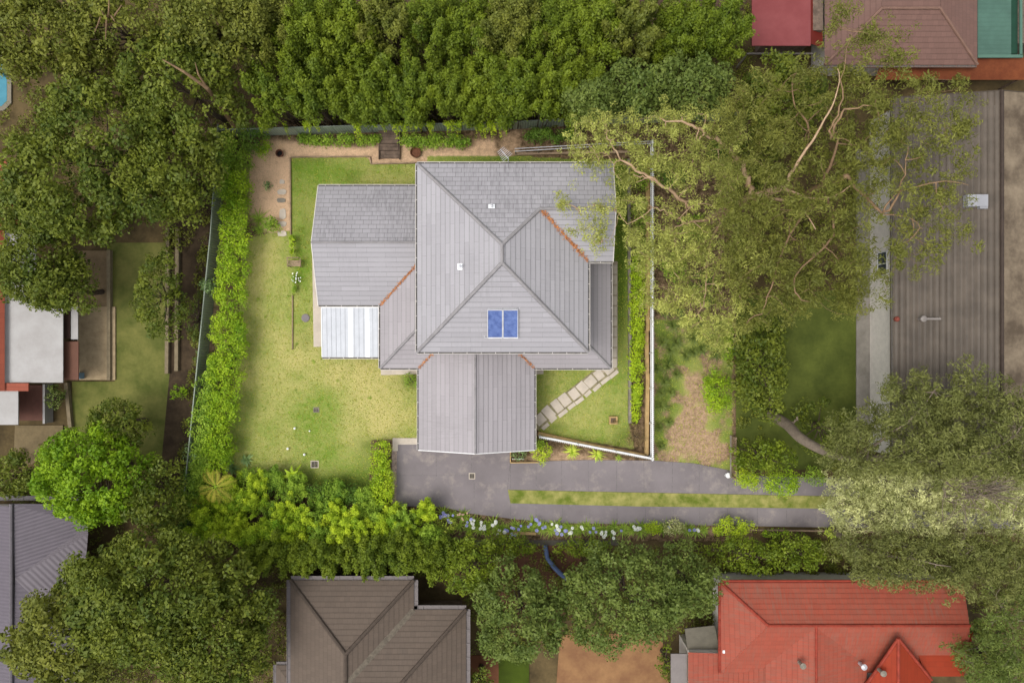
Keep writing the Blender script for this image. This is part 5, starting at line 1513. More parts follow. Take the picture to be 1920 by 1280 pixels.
gum('open bare twigged tree right of the red roof',
    [(1800, 1010, 0, .22), (1850, 1100, 5, .15), (1885, 1150, 7, .1)],
    [[(1850, 1100, 5, .07), (1895, 1150, 7, .05), (1920, 1165, 7.5, .03)], [(1885, 1150, 7, .05), (1868, 1120, 7.5, .03), (1875, 1105, 7.8, .02)]],
    [([(1860, 1110), (1935, 1100), (1935, 1290), (1850, 1290), (1790, 1240), (1770, 1205), (1830, 1220)], 5, 8, 90)],
    M['grey_dim'], M['greybark'], 76, dens=55, rc=(.3, .5), size=.19, name='open_tree')

# ------------------------------------------------------------------ the trees of the neighbouring blocks
def T(label, px, py, r, top, mat, seed, **k):
    return tree(k.pop('name', 'tree'), label, px, py, top, r, M[mat], M['bark'], seed, **k)
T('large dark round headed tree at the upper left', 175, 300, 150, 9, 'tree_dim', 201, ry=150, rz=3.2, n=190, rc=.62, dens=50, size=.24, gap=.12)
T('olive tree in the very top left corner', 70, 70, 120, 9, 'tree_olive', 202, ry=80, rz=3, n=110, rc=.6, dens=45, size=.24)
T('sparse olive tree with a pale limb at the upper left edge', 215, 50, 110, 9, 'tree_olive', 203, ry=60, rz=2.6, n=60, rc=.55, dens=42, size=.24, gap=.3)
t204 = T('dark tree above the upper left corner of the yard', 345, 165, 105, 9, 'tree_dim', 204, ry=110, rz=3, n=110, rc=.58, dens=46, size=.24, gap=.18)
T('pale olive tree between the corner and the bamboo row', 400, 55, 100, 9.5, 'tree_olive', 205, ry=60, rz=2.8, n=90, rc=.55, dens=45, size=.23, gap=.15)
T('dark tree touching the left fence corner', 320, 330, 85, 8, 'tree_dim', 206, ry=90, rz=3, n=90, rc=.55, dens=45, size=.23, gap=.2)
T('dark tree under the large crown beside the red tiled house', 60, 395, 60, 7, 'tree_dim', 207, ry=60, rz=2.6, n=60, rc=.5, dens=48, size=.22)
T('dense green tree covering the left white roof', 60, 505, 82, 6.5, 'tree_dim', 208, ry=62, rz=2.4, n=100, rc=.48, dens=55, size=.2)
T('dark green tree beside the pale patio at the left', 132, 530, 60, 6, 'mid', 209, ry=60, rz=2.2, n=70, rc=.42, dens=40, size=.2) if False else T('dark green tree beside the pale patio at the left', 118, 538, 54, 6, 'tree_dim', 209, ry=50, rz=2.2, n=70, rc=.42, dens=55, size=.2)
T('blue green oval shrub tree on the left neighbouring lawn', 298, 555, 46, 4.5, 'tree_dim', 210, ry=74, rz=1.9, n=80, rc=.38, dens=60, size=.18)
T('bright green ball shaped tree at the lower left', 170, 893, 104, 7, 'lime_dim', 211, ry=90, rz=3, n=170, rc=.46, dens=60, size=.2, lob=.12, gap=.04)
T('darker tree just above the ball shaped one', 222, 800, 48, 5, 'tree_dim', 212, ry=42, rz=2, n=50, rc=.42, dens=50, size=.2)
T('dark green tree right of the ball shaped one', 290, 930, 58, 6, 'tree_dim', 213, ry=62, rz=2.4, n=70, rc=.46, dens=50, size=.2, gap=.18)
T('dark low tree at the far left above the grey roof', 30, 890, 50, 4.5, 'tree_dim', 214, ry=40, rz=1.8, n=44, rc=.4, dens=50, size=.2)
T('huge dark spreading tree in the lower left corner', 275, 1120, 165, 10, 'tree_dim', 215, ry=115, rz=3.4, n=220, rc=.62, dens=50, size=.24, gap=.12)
T('lower dark crown at the bottom left edge', 130, 1190, 115, 9, 'tree_olive', 216, ry=90, rz=3, n=130, rc=.6, dens=48, size=.24, gap=.12)
T('dark crown at the bottom beside the brown roof', 400, 1200, 110, 8.5, 'tree_dim', 217, ry=90, rz=3, n=130, rc=.58, dens=48, size=.23, gap=.12)
T('bright yellow green tree above the small brown roof step', 880, 1065, 62, 5, 'bamboo_dim', 218, ry=48, rz=2, n=70, rc=.4, dens=55, size=.18)
T('grey green round tree right of the brown roof', 975, 1150, 90, 7, 'grey_dim', 219, ry=84, rz=2.8, n=130, rc=.46, dens=55, size=.2, gap=.08)
T('broad grey green tree above the orange yard', 1180, 1122, 130, 7.5, 'grey_dim', 220, ry=88, rz=3, n=180, rc=.48, dens=55, size=.2, gap=.1)
T('small dark crown beside the red roof corner', 1290, 1092, 60, 6, 'grey_dim', 221, ry=62, rz=2.4, n=66, rc=.44, dens=50, size=.2)
T('yellow green shrub below the agapanthus bed left of the blue slide', 955, 1022, 42, 2.4, 'bamboo_dim', 290, ry=18, rz=1, n=36, rc=.32, dens=55, size=.16)
T('low green shrub right of the blue slide below the flower bed', 1095, 1026, 46, 2.2, 'bamboo_dim', 291, ry=16, rz=1, n=36, rc=.32, dens=55, size=.16)
T('low green shrub mass beneath the driveway border', 1395, 1040, 70, 3, 'bamboo_dim', 222, ry=34, rz=1.2, n=60, rc=.36, dens=55, size=.17)
T('second green shrub mass beneath the driveway border', 1490, 1035, 56, 3, 'bamboo_dim', 223, ry=30, rz=1.2, n=50, rc=.36, dens=55, size=.17)
T('vivid dark green tree between the gum limbs and the red shed', 1470, 180, 70, 6.5, 'tree_dim', 224, ry=70, rz=2.6, n=80, rc=.5, dens=50, size=.22, gap=.15)
T('dark tree just outside the right fence line', 1410, 270, 44, 5, 'tree_dim', 225, ry=90, rz=2, n=70, rc=.46, dens=48, size=.2, gap=.2)
T('green bushy tree beside the right hand lawn', 1425, 680, 52, 4.5, 'tree_dim', 226, ry=100, rz=2, n=100, rc=.46, dens=50, size=.2, gap=.15)
T('small bright bush under the leaning trunk', 1430, 855, 60, 3, 'bamboo_dim', 227, ry=28, rz=1.2, n=44, rc=.36, dens=50, size=.17)
T('dark shrub behind the leaning trunk', 1540, 800, 52, 2.2, 'tree_dim', 228, ry=50, rz=1, n=40, rc=.4, dens=40, size=.18, gap=.3)
T('dark tree at the right foot of the red roof', 1850, 1230, 50, 6, 'grey_dim', 229, ry=60, rz=2.2, n=50, rc=.42, dens=50, size=.2)
T('small yellow green shrub at the edge of the left lawn', 335, 735, 14, 1.2, 'lime_dim', 230, rz=.6, n=10, rc=.24, dens=70, size=.13)
T('ragged shrub beside the left garden path', 370, 600, 16, 1.5, 'grey_dim', 231, ry=50, rz=.8, n=24, rc=.26, dens=50, size=.14, gap=.3)
T('small shrub on the left courtyard beside the brown awning', 105, 745, 14, 1.4, 'grey_dim', 232, ry=22, rz=.7, n=16, rc=.24, dens=60, size=.14)
T('round dark tree at the bottom edge next to the brown roof wall', 900, 1275, 22, 3, 'tree_dim', 233, rz=1.2, n=20, rc=.3, dens=60, size=.15)
T('narrow green bush at the left edge of the orange yard', 1250, 1235, 14, 2, 'bamboo_dim', 234, ry=36, rz=.9, n=20, rc=.26, dens=60, size=.14)
mb = MB(); mb.tube([P(438, 236, 2), P(418, 205, 5), P(388, 165, 8), P(345, 135, 9.3), P(305, 112, 9.8)], [.16, .14, .12, .08, .03], 8); mb.tube([P(388, 165, 8), P(372, 140, 9), P(366, 118, 9.6)], [.07, .05, .02], 6)
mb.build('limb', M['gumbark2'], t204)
t203 = [o for o in bpy.data.objects if o.get('label', '').startswith('sparse olive tree with a pale limb')][0]
mb = MB()
for e_ in ((205, -10), (190, 20), (215, 40), (198, 75), (178, 60), (228, 10)):
    mb.tube([P(202, 60, 6), P((202 + e_[0]) / 2, 30, 8.6), P(e_[0], e_[1], 9.6)], [.09, .06, .02], 6)
mb.build('limb', M['gumbark2'], t203)
# tall bamboo along the back, first row against the fence, second behind it
xs_ = [505, 575, 640, 705, 768, 832, 896, 960, 1024, 1090]
for i, x in enumerate(xs_):
    plume_tree('bamboo_clump', 'tall bamboo clump in the row behind the back fence, %s' % nth(i), 960 + (x - 960) * .86, 222 + 3 * math.sin(i * 2), 7.6 + .6 * math.sin(i * 1.9), 2.1, M['bamboo_dim'], M['bark'], 240 + i, n=30, ph=2.2, pr=.4, dens=80, bias=(0, .25), size=.19, asp=.5, group='bamboo behind the back fence', cat='bamboo', lean=.25)
for i, x in enumerate([480, 560, 640, 720, 800, 880, 960, 1040, 1120, 1200, 1280, 1360]):
    plume_tree('bamboo_clump', 'tall bamboo clump in the far row along the top edge, %s' % nth(i), 960 + (x - 960) * .84, 120 + 6 * math.sin(i * 1.3), 8.4 + .6 * math.sin(i * 2.3), 2.3, M['tree_olive' if i % 3 == 0 else 'bamboo_dim'], M['bark'], 260 + i, n=34, ph=2.4, pr=.42, dens=70, size=.2, asp=.5, group='bamboo along the top edge', cat='bamboo', lean=.25)
for i, (x, y, r, ry) in enumerate(((1110, 190, 50, 24), (1200, 165, 70, 44), (1300, 160, 70, 50))):
    T('grey olive tree behind the back fence, %s of three' % ('left', 'middle', 'right')[i], x, y, r, 7.8, 'grey_dim', 280 + i, ry=ry, rz=2.4, n=60, rc=.5, dens=48, size=.2)
# shoots along the lower boundary, outside, overlay dimming in their leaf colour
for i, x in enumerate(range(505, 840, 30)):
    plume_tree('pointed_shrub', 'pointed yellow green shrub hanging towards the brown roof, %s' % nth(i), x, 1004, 4.6 + .5 * math.sin(i * 2.2), 1.25, M['bamboo_dim'], M['bark'], 300 + i, n=15, ph=2.0, pr=.3, dens=110, size=.15, asp=.5, bias=(.05, -.6), group='pointed shrubs outside the lower boundary', cat='shrub', lean=.3)

# ------------------------------------------------------------------ neighbouring ground, overlay dimming included in its colours
sheet('neighbour_lawn', [(200, 455), (330, 455), (372, 500), (350, 860), (330, 900), (135, 860), (135, 715), (215, 715)], plain('left_lawn_turf', A(102, 112, 48), .2, .5, .95, A(134, 132, 70), 5), .0, .05)
sheet('soil_strip', [(318, 340), (400, 340), (370, 700), (335, 1000), (290, 1000), (318, 700)], plain('bare_soil', A(74, 60, 44), .3, 1, .95, A(92, 76, 56), 6), .03, .1)
sheet('patio', [(145, 575), (216, 575), (216, 712), (120, 712), (120, 640), (145, 640)], plain('cream_pavers', A(178, 156, 122), .14, 2, .9, A(194, 172, 136), 7), .12, .2)
sheet('dirt_patch', [(140, 470), (208, 470), (208, 575), (140, 575)], plain('tan_dirt', A(136, 116, 88), .2, 1, .95), .03, .1)
sheet('courtyard', [(28, 797), (118, 797), (118, 830), (60, 870), (25, 870)], plain('court_pavers', A(128, 112, 82), .15, 2, .9), .06, .1)
for pts, l in (([(208, 470), (208, 712)], 'long pale stone edging between the dirt patch and the left lawn'), ([(128, 717), (136, 800)], 'short white edging at the left lawn by the awning'), ([(318, 430), (316, 700)], 'pale timber sleeper border left of the soil strip'), ([(336, 430), (334, 695)], 'second parallel sleeper border nearer the left fence')):
    edging('stone_border', l, pts, .25, .3, plain('border_stone', A(140, 126, 100), .15, 3, .9))
sheet('side_lawn', [(1380, 560), (1606, 540), (1606, 880), (1380, 880)], plain('right_lawn_turf', A(84, 96, 36), .2, .5, .95, A(102, 112, 46), 5), .0, .05)
sheet('side_path', [(1606, 280), (1674, 280), (1674, 800), (1606, 830)], plain('white_path', A(142, 136, 126), .12, 1.2, .9, A(158, 152, 142), 6), .08, .2)
sheet('dirt_yard', [(1050, 1190), (1240, 1185), (1262, 1330), (1040, 1330)], plain('orange_dirt', A(150, 108, 76), .14, .7, .95, A(166, 126, 86), 5), .0, .05)
sheet('dirt_yard', [(878, 1228), (935, 1228), (935, 1330), (878, 1330)], plain('red_dirt', A(118, 76, 52), .14, .7, .95), .0, .05)
sheet('dirt_yard', [(930, 1020), (1090, 1020), (1090, 1150), (930, 1150)], plain('brown_dirt', A(104, 72, 54), .2, .9, .95), -.01, .04)
sheet('dirt_yard', [(560, -60), (1400, -60), (1400, 60), (560, 60)], plain('mauve_dirt', A(92, 72, 60), .2, .9, .95), -.01, .04)
sheet('grass_verge', [(935, 1230), (992, 1225), (992, 1330), (935, 1330)], plain('verge_turf', A(70, 86, 16), .2, .8, .95), .01, .05)
sheet('concrete_path', [(880, 1012), (1160, 1012), (1160, 1022), (880, 1022)], plain('grey_kerb', A(96, 90, 80), .15, 2, .9), .02, .1)
# pool at the far left
t = thing('swimming_pool', 'turquoise swimming pool with pale coping at the left edge', 'pool', P(-20, 158))
pl_ = [(-70, 112), (2, 112), (14, 130), (14, 190), (4, 200), (-70, 200)]
mb = MB(); mb.prism([tuple(P(x, y).xy) for x, y in [(-76, 104), (6, 104), (22, 126), (22, 194), (8, 208), (-76, 208)]], -.05, .06); mb.build('coping', plain('pool_coping', A(140, 132, 116), .1, 2, .9), t)
mb = MB(); mb.prism([tuple(P(x, y).xy) for x, y in pl_], .0, .075); mb.build('water', plain('pool_water', A(70, 140, 160), .06, .8, .05, A(82, 152, 170), 3), t)
# blue slide/hose
t = tag(None or (lambda mb: (mb.tube([P(1022, 1022, .25), P(1026, 1045, .3), P(1038, 1062, .35), P(1052, 1076, .5), P(1066, 1086, .6)], .16, 8), mb.build('garden_slide', plain('blue_plastic', A(92, 110, 150), .1, 3, .5)))[1])(MB()), 'curved blue plastic slide lying under the grey green trees', 'slide')

# ------------------------------------------------------------------ neighbouring houses, roofs coloured darker to carry the overlay dimming
def metal_roof(name, c, pitch=.2, dark=.2, var=.08): return rib_mat(name, c, pitch, dark, var=var)
def flat_roof(parent, pxs, z, mat, name='roof', th=.08, slope=(0, 0)):
    pts = [P(x, y, z) for x, y in pxs]; mb = MB()
    mb.prism([(p.x, p.y) for p in pts], z - th, z)
    return mb.build(name, mat, parent)
# brown tiled house, bottom middle
Z = 3.0
bm = tile_mat('brown_roof_tile', A(106, 92, 80), .34, .34, .35, .006, .3, (.07, .06, .05, 1), .45, .7)
h = thing('brown_tiled_house', 'brown tiled hip roof house with pale gutters at the bottom centre', 'house', P(680, 1200))
x0, x1, x2, y0, y1 = P(545, 0, Z).x, P(776, 0, Z).x, P(874, 0, Z).x, P(0, 1087, Z).y, P(0, 1142, Z).y
hw_ = (x1 - x0) / 2; rx = (x0 + x1) / 2; rz_ = Z + hw_ * .45; yb_ = -29.0
hx = x2 - hw_; 
r = MB()
roof_plane(r, [(x1, y0, Z), (x0, y0, Z), (rx, y0 - hw_, rz_)], .34)
roof_plane(r, [(x0, y0, Z), (x0, yb_, Z), (rx, yb_, rz_), (rx, y0 - hw_, rz_)], .34)
roof_plane(r, [(x1, y1, Z), (x1, y0, Z), (rx, y0 - hw_, rz_), (rx, y1 - hw_, rz_)], .34)
roof_plane(r, [(x2, y1, Z), (x1, y1, Z), (rx, y1 - hw_, rz_), (hx, y1 - hw_, rz_)], .34)
roof_plane(r, [(x2, yb_, Z), (x2, y1, Z), (hx, y1 - hw_, rz_), (hx, yb_, rz_)], .34)
r.face([(rx, y1 - hw_, rz_), (rx, yb_, rz_), (hx, yb_, rz_), (hx, y1 - hw_, rz_)])
ro = r.build('roof', bm, h)
ridge(ro, [((x0, y0, Z), (rx, y0 - hw_, rz_)), ((x1, y0, Z), (rx, y0 - hw_, rz_)), ((rx, y0 - hw_, rz_), (rx, yb_, rz_)), ((x2, y1, Z), (hx, y1 - hw_, rz_))], plain('brown_ridge', A(88, 76, 66), .12, 2), .13)
vm = MB(); vm.bar((x1, y1, Z + .06), (rx, y1 - hw_, rz_ + .06), .36, .02); vm.build('valley_flashing', plain('mossy_valley', A(116, 106, 92), .25, 4), ro)
gm_ = [plain('pale_gutter', A(136, 128, 126), .08, 2, .5), plain('pale_gutter_inside', A(120, 112, 110), .1, 2, .6)]
gutter(ro, [(x2, yb_, Z), (x2, y1, Z), (x1, y1, Z), (x1, y0, Z), (x0, y0, Z), (x0, yb_, Z)], w=.26, mats=gm_)
walls(h, [(x0 + .5, y0 - .5), (x1 - .5, y0 - .5), (x1 - .5, y1 - .5), (x2 - .5, y1 - .5), (x2 - .5, yb_ + .5), (x0 + .5, yb_ + .5)][::-1], -.05, Z - .03, M['darktimber'])
window(h, ((x0 + x1) / 2, y0 - .5, 1.6), 1.6, 1.1, math.pi / 2)
s0, s1 = P(518, 1246, 2.6), P(545, 1246, 2.6)
r = MB(); roof_plane(r, [(s0.x, s0.y, 2.6), (s0.x, yb_, 2.6), (x0 - .02, yb_, 2.95), (x0 - .02, s0.y - (x0 - s0.x), 2.95)], .34); roof_plane(r, [(x0, s0.y, 2.6), (s0.x, s0.y, 2.6), (x0 - .0, s0.y - (x0 - s0.x), 2.95)], .34); r2 = r.build('side_roof', bm, h)
gutter(r2, [(x0, s0.y, 2.6), (s0.x, s0.y, 2.6), (s0.x, yb_, 2.6)], w=.2, mats=gm_)

# red roofed house, bottom right
Z = 3.3
rm = tile_mat('red_roof_tile', A(166, 80, 60), .33, .5, .34, .006, .6, (.19, .10, .07, 1), .25, .65)
om = tile_mat('orange_roof_tile', A(156, 54, 24), .33, .5, .2, .004, .3, (.2, .05, .02, 1), .4, .8)
h = thing('red_roofed_house', 'sprawling house with a bright red tiled roof at the lower right', 'house', P(1560, 1200))
X = lambda px, z=Z: P(px, 0, z).x
Y = lambda py, z=Z: P(0, py, z).y
x0, x1, yn, yr_ = X(1352), X(1806), Y(1092), Y(1168, 4.3)
zr_ = 4.5; yr_ = Y(1172, zr_); xr = X(1440, zr_); hy = yn - yr_
r = MB()
roof_plane(r, [(x1, yn, Z), (x0, yn, Z), (xr, yr_, zr_), (X(1818, zr_), yr_, zr_)])
yS = Y(1262, 3.35)
roof_plane(r, [(x0, yn, Z), (x0, yS, 3.2), (xr, yr_, zr_)])
roof_plane(r, [(x0, yS, 3.2), (X(1818), yS, 3.2), (X(1818, zr_), yr_, zr_), (xr, yr_, zr_)])
ro = r.build('main_roof', rm, h)
rcm = plain('red_ridge', A(160, 66, 48), .2, 2)
ridge(ro, [((x0, yn, Z), (xr, yr_, zr_)), ((xr, yr_, zr_), (X(1818, zr_), yr_, zr_))], rcm, .1)
gutter(ro, [(x1, yn, Z), (x0, yn, Z), (x0, yS, Z)], w=.16, mats=[rcm, rcm])
# front wing, ridge running down
r = MB(); wz = 4.45; wl, wr_, wm = X(1435, 3.4), X(1625, 3.4), X(1530, wz); ye = -30
roof_plane(r, [(wl, Y(1225), Z + .1), (wl, ye, Z + .1), (wm, ye, wz), (wm, Y(1172, wz), wz)])
roof_plane(r, [(wr_, ye, Z + .1), (wr_, Y(1225), Z + .1), (wm, Y(1172, wz), wz), (wm, ye, wz)])
r1 = r.build('wing_roof', rm, h)
ridge(r1, [((wm, Y(1172, wz), wz + .02), (wm, ye, wz + .02))], rcm, .08)
r = MB(); roof_plane(r, [(X(1290, 2.9), Y(1222, 2.9), 2.9), (X(1290, 2.9), ye, 2.9), (wl + .1, ye, 3.35), (wl + .1, Y(1222, 2.9), 3.35)]); r2 = r.build('side_roof', rm, h)
mb = MB(); mb.bar((X(1355, 3.3), Y(1221, 3.3), 3.3), (X(1415, 3.4), Y(1221, 3.4), 3.42), .2, .06); mb.build('flashing', M['white'], h)
# small orange gable
r = MB(); oz = 5.0; ox = X(1684, oz); oy = Y(1196, oz)
roof_plane(r, [(X(1620, 3.6), Y(1282, 3.6), 3.6), (X(1620, 3.6), ye, 3.6), (ox, ye, oz), (ox, oy, oz)])
roof_plane(r, [(X(1745, 3.6), ye, 3.6), (X(1745, 3.6), Y(1270, 3.6), 3.6), (ox, oy, oz), (ox, ye, oz)])
r3 = r.build('gable_roof', om, h)
mb = MB(); mb.prism([(X(1700), Y(1180)), (X(1818), Y(1180)), (X(1800), Y(1262)), (X(1730), Y(1262))], 3.45, 3.7); mb.build('lean_to_roof', om, h)
ridge(r3, [((ox, oy, oz), (ox, ye, oz)), ((ox, oy, oz), (X(1622, 3.6), Y(1284, 3.6), 3.66)), ((ox, oy, oz), (X(1745, 3.6), Y(1272, 3.6), 3.66))], rcm, .1)
walls(h, [(X(1296), ye), (X(1296), Y(1228)), (x0 + .4, Y(1228)), (x0 + .4, yn - .4), (x1 - .4, yn - .4), (x1 - .4, Y(1252)), (X(1735), Y(1252)), (X(1735), ye)][::-1], -.05, 2.85, M['cream'])
mb = MB(); mb.prism([(X(1258, 2.5), ye), (X(1258, 2.5), Y(1225, 2.5)), (X(1288, 2.5), Y(1225, 2.5)), (X(1288, 2.5), ye)], 2.4, 2.5); mb.build('side_awning', plain('grey_sheet', A(140, 132, 128), .08, 2), h)
mb = MB(); mb.prism([(X(1284, 2.4), Y(1178, 2.4)), (X(1340, 2.4), Y(1172, 2.4)), (X(1350, 2.4), Y(1222, 2.4)), (X(1290, 2.4), Y(1222, 2.4))], 2.3, 2.4); mb.build('porch_roof', plain('porch_sheet', A(112, 106, 92), .12, 2), h)
for px, py, z in ((1502, 1244, 4.6), (1616, 1246, 3.9), (1652, 1258, 4.6)):
    p = P(px, py, z); mb = MB(); mb.lathe(p, [(.12, -.3), (.12, .25), (.2, .26), (.2, .34), (0, .42)], 12); mb.build('vent', M['metal'] if px == 1616 else M['greystone'], h)

# grey roofed house, bottom left
Z = 3.0
gmet = metal_roof('grey_mauve_sheet', A(104, 96, 104), .25, .3)
h = thing('grey_roofed_house', 'house with ribbed mauve grey roof at the lower left edge', 'house', P(40, 1100))
r = MB()
X0 = P(22, 0, 4.2).x
r.face([P(-80, 940, Z), P(-80, 1330, Z), (X0, P(0, 1330, 4.2).y, 4.2), (X0, P(0, 944, 3.4).y, 4.2)][::1], 0, [(0, 0), (14, 0), (14, 4), (0, 4)])
a = P(22, 944, 4.2); b = P(22, 1330, 4.2); c = P(150, 944, Z); d_ = P(165, 985, Z); e = P(28, 1085, 4.1); f = P(150, 1200, Z); g_ = P(150, 1330, Z)
r.face([a, e, d_, c][::1], 0, [(0, 0), (5, 0), (3, 4), (0, 4)])
r.face([e, f, g_, b][::1], 0, [(0, 0), (4, 4), (8, 4), (8, 0)])
ro = r.build('roof', gmet, h)
r = MB(); r.face([e, P(85, 1128, 3.6), d_], 0, [(0, 0), (0, 3), (4, 4)]); r.face([e + Vector((0, 0, .02)), f, P(165, 1000, Z), d_], 0, [(0, 0), (0, 3), (4, 4), (5, 1)]); r.build('wing_roof', metal_roof('grey_light_sheet', A(116, 108, 114), .25, .1), h)
ridge(ro, [(a, b)], plain('grey_ridge', A(112, 106, 110), .08, 2), .12)
gutter(ro, [P(165, 938, Z), P(-80, 938, Z)], w=.3, mats=[plain('grey_gutter', A(116, 110, 110), .1, 2, .5)] * 2)
pv_ = P(45, 1130, 3.8); mb = MB(); mb.lathe(pv_, [(.13, -.2), (.13, .3), (0, .36)], 12); mb.build('vent', M['dark_metal'], h)
walls(h, [tuple(P(-80, 945).xy), tuple(P(130, 945).xy), tuple(P(130, 1330).xy), tuple(P(-80, 1330).xy)], -.05, 2.9, M['cream'])

# red and white roofs at the left edge
h = thing('red_tiled_house', 'orange red tiled house with white patio roofs at the left edge', 'house', P(30, 580))
lr = tile_mat('left_red_tile', A(156, 80, 58), .34, .34, .3, .006, .2, (.2, .08, .05, 1))
mb = MB()
roof_plane(mb, [P(45, 365, 3), P(45, 432, 3), P(-60, 432, 4.6), P(-60, 365, 4.6)][::1], .34)
roof_plane(mb, [P(9, 432, 3), P(9, 733, 3), P(-70, 733, 4.2), P(-70, 432, 4.2)], .34)
mb.prism([tuple(P(9, 718, 2.9).xy), tuple(P(53, 718, 2.9).xy), tuple(P(53, 733, 2.9).xy), tuple(P(9, 733, 2.9).xy)], 2.8, 2.9)
mb.build('tiled_roof', lr, h)
mb = MB(); roof_plane(mb, [P(-60, 300, 3), P(14, 300, 3), P(8, 340, 3.4), P(-60, 340, 3.4)], .34); roof_plane(mb, [P(84, 362, 3), P(116, 362, 3), P(116, 395, 3.2), P(100, 382, 3.2)], .34); mb.build('rear_roof', lr, h)
wm_ = plain('white_sheet_roof', A(172, 168, 164), .05, .8, .6, A(182, 179, 176), 4, bmp=.1)
flat_roof(h, [(8, 430), (68, 430), (68, 575), (118, 575), (118, 717), (8, 717)], 2.7, wm_, 'patio_roof')
flat_roof(h, [(-60, 733), (34, 733), (34, 796), (-60, 796)], 2.6, wm_, 'lower_patio_roof')
flat_roof(h, [(119, 640), (147, 640), (147, 712), (119, 712)], 2.2, plain('brown_awning', A(112, 76, 60), .08, 2), 'awning')
flat_roof(h, [(119, 575), (131, 575), (131, 634), (119, 634)], 2.2, plain('dark_brown_awning', A(76, 54, 46), .08, 2), 'awning')
flat_roof(h, [(133, 575), (146, 575), (146, 636), (133, 636)], 2.2, wm_, 'awning_border')
flat_roof(h, [(36, 722), (80, 722), (80, 788), (36, 788)], .5, plain('brick_deck', A(116, 78, 66), .12, 2), 'deck', .5)
flat_roof(h, [(80, 720), (84, 720), (84, 794), (80, 794)], .9, wm_, 'deck_wall', .9)
walls(h, [tuple(P(-60, 440).xy), tuple(P(20, 440).xy), tuple(P(20, 790).xy), tuple(P(-60, 790).xy)], -.05, 2.55, M['cream'])
mb = MB(); q = P(154, 704, .12); mb.box((q.x, q.y, .45), (.42, .42, .5)); mb.lathe((q.x, q.y, .7), [(.2, 0), (.24, .05), (.2, .12), (0, .16)], 12)
tag(mb.build('cool_box', plain('pale_blue_plastic', A(120, 150, 172), .06, 3, .5)), 'pale blue box on the corner of the cream patio', 'box')

# red shed, brown roof, teal roof: top right
h = thing('red_shed', 'shed with a smooth crimson metal roof at the top right', 'shed', P(1480, 40))
mb = MB(); z0_, z1_ = 3.0, 3.8
p = [P(1410, -60, z1_), P(1410, 86, z1_), P(1520, 86, z1_), P(1520, -60, z1_)]
mb.prism([(q.x, q.y) for q in p], 3.7, 3.8)
mb.build('roof', plain('crimson_sheet', A(138, 66, 66), .06, .6, .5, A(146, 76, 76), 4, bmp=.1), h)
mb = MB(); a, b = P(1520, 0, z1_), P(1543, 0, 3.2); y_a, y_b = P(0, 86, 3.5).y, P(0, -60, 3.5).y
mb.face([(a.x, y_a, 3.79), (b.x, y_a, 3.2), (b.x, y_b, 3.2), (a.x, y_b, 3.79)]); mb.build('roof_slope', plain('dark_crimson_sheet', A(112, 34, 22), .06, .6, .6), h)
walls(h, [tuple(P(1416, -60).xy), tuple(P(1416, 100).xy), tuple(P(1500, 100).xy), tuple(P(1500, -60).xy)], -.05, 3.68, M['darktimber'])
t = thing('pergola', 'thin white framed pergola below the crimson shed roof', 'pergola', P(1465, 110))
mb = MB(); mb.bar(P(1400, 101, 2.4), P(1526, 101, 2.4), .1, .1); mb.bar(P(1526, 99, 2.4), P(1526, 122, 2.4), .1, .1); mb.build('beam', plain('beam_paint', A(120, 114, 108), .05, 2), t)
for px_, py_ in ((1402, 101), (1526, 120)):
    mb = MB(); q = P(px_, py_, 2.4); mb.bar((q.x, q.y, -.05), (q.x, q.y, 2.36), .09, .09); mb.build('post', M['greystone'], t)
h = thing('brown_roofed_house', 'house with a faded mauve brown tiled roof at the top right', 'house', P(1690, 50))
bt = tile_mat('mauve_brown_tile', A(124, 94, 84), .34, .34, .3, .006, .3, (.1, .07, .06, 1), .45, .7)
mb = MB(); Z = 3.2; zt = 4.4
A1, A2, A3, A4 = P(1546, 122, Z), P(1832, 118, Z), P(1700, 40, zt), P(1620, 40, zt)
A3 = P(1770, 0, zt); A4 = P(1640, 0, zt); A3.z = A4.z = zt
yS_ = A1.y; y2 = P(0, 0, zt).y
mb2 = MB()
roof_plane(mb2, [(A1.x, yS_, Z), (A2.x, yS_, Z), (A2.x - 3.2, yS_ + 3.2, zt), (A1.x + 3.2, yS_ + 3.2, zt)], .34)
roof_plane(mb2, [(A1.x, yS_ + 7, Z), (A1.x, yS_, Z), (A1.x + 3.2, yS_ + 3.2, zt), (A1.x + 3.2, yS_ + 7, zt)], .34)
roof_plane(mb2, [(A2.x, yS_, Z), (A2.x, yS_ + 7, Z), (A2.x - 3.2, yS_ + 7, zt), (A2.x - 3.2, yS_ + 3.2, zt)], .34)
mb2.face([(A1.x + 3.2, yS_ + 3.2, zt), (A2.x - 3.2, yS_ + 3.2, zt), (A2.x - 3.2, yS_ + 7, zt), (A1.x + 3.2, yS_ + 7, zt)])
ro = mb2.build('roof', bt, h)
rr_ = plain('brown_ridge_cap', A(134, 104, 90), .12, 2)
ridge(ro, [((A1.x, yS_, Z), (A1.x + 3.2, yS_ + 3.2, zt)), ((A2.x, yS_, Z), (A2.x - 3.2, yS_ + 3.2, zt)), ((A1.x + 3.2, yS_ + 3.2, zt), (A2.x - 3.2, yS_ + 3.2, zt))], rr_, .1)
gutter(ro, [(A1.x, yS_, Z), (A2.x, yS_, Z)], w=.14, mats=[rr_, M['gutin']])
walls(h, [(A1.x + .5, yS_ + .5), (A2.x - .5, yS_ + .5), (A2.x - .5, yS_ + 7), (A1.x + .5, yS_ + 7)], -.05, Z - .05, M['cream'])
h = thing('teal_shed', 'shed with a teal green ribbed roof in the top right corner', 'shed', P(1870, 50))
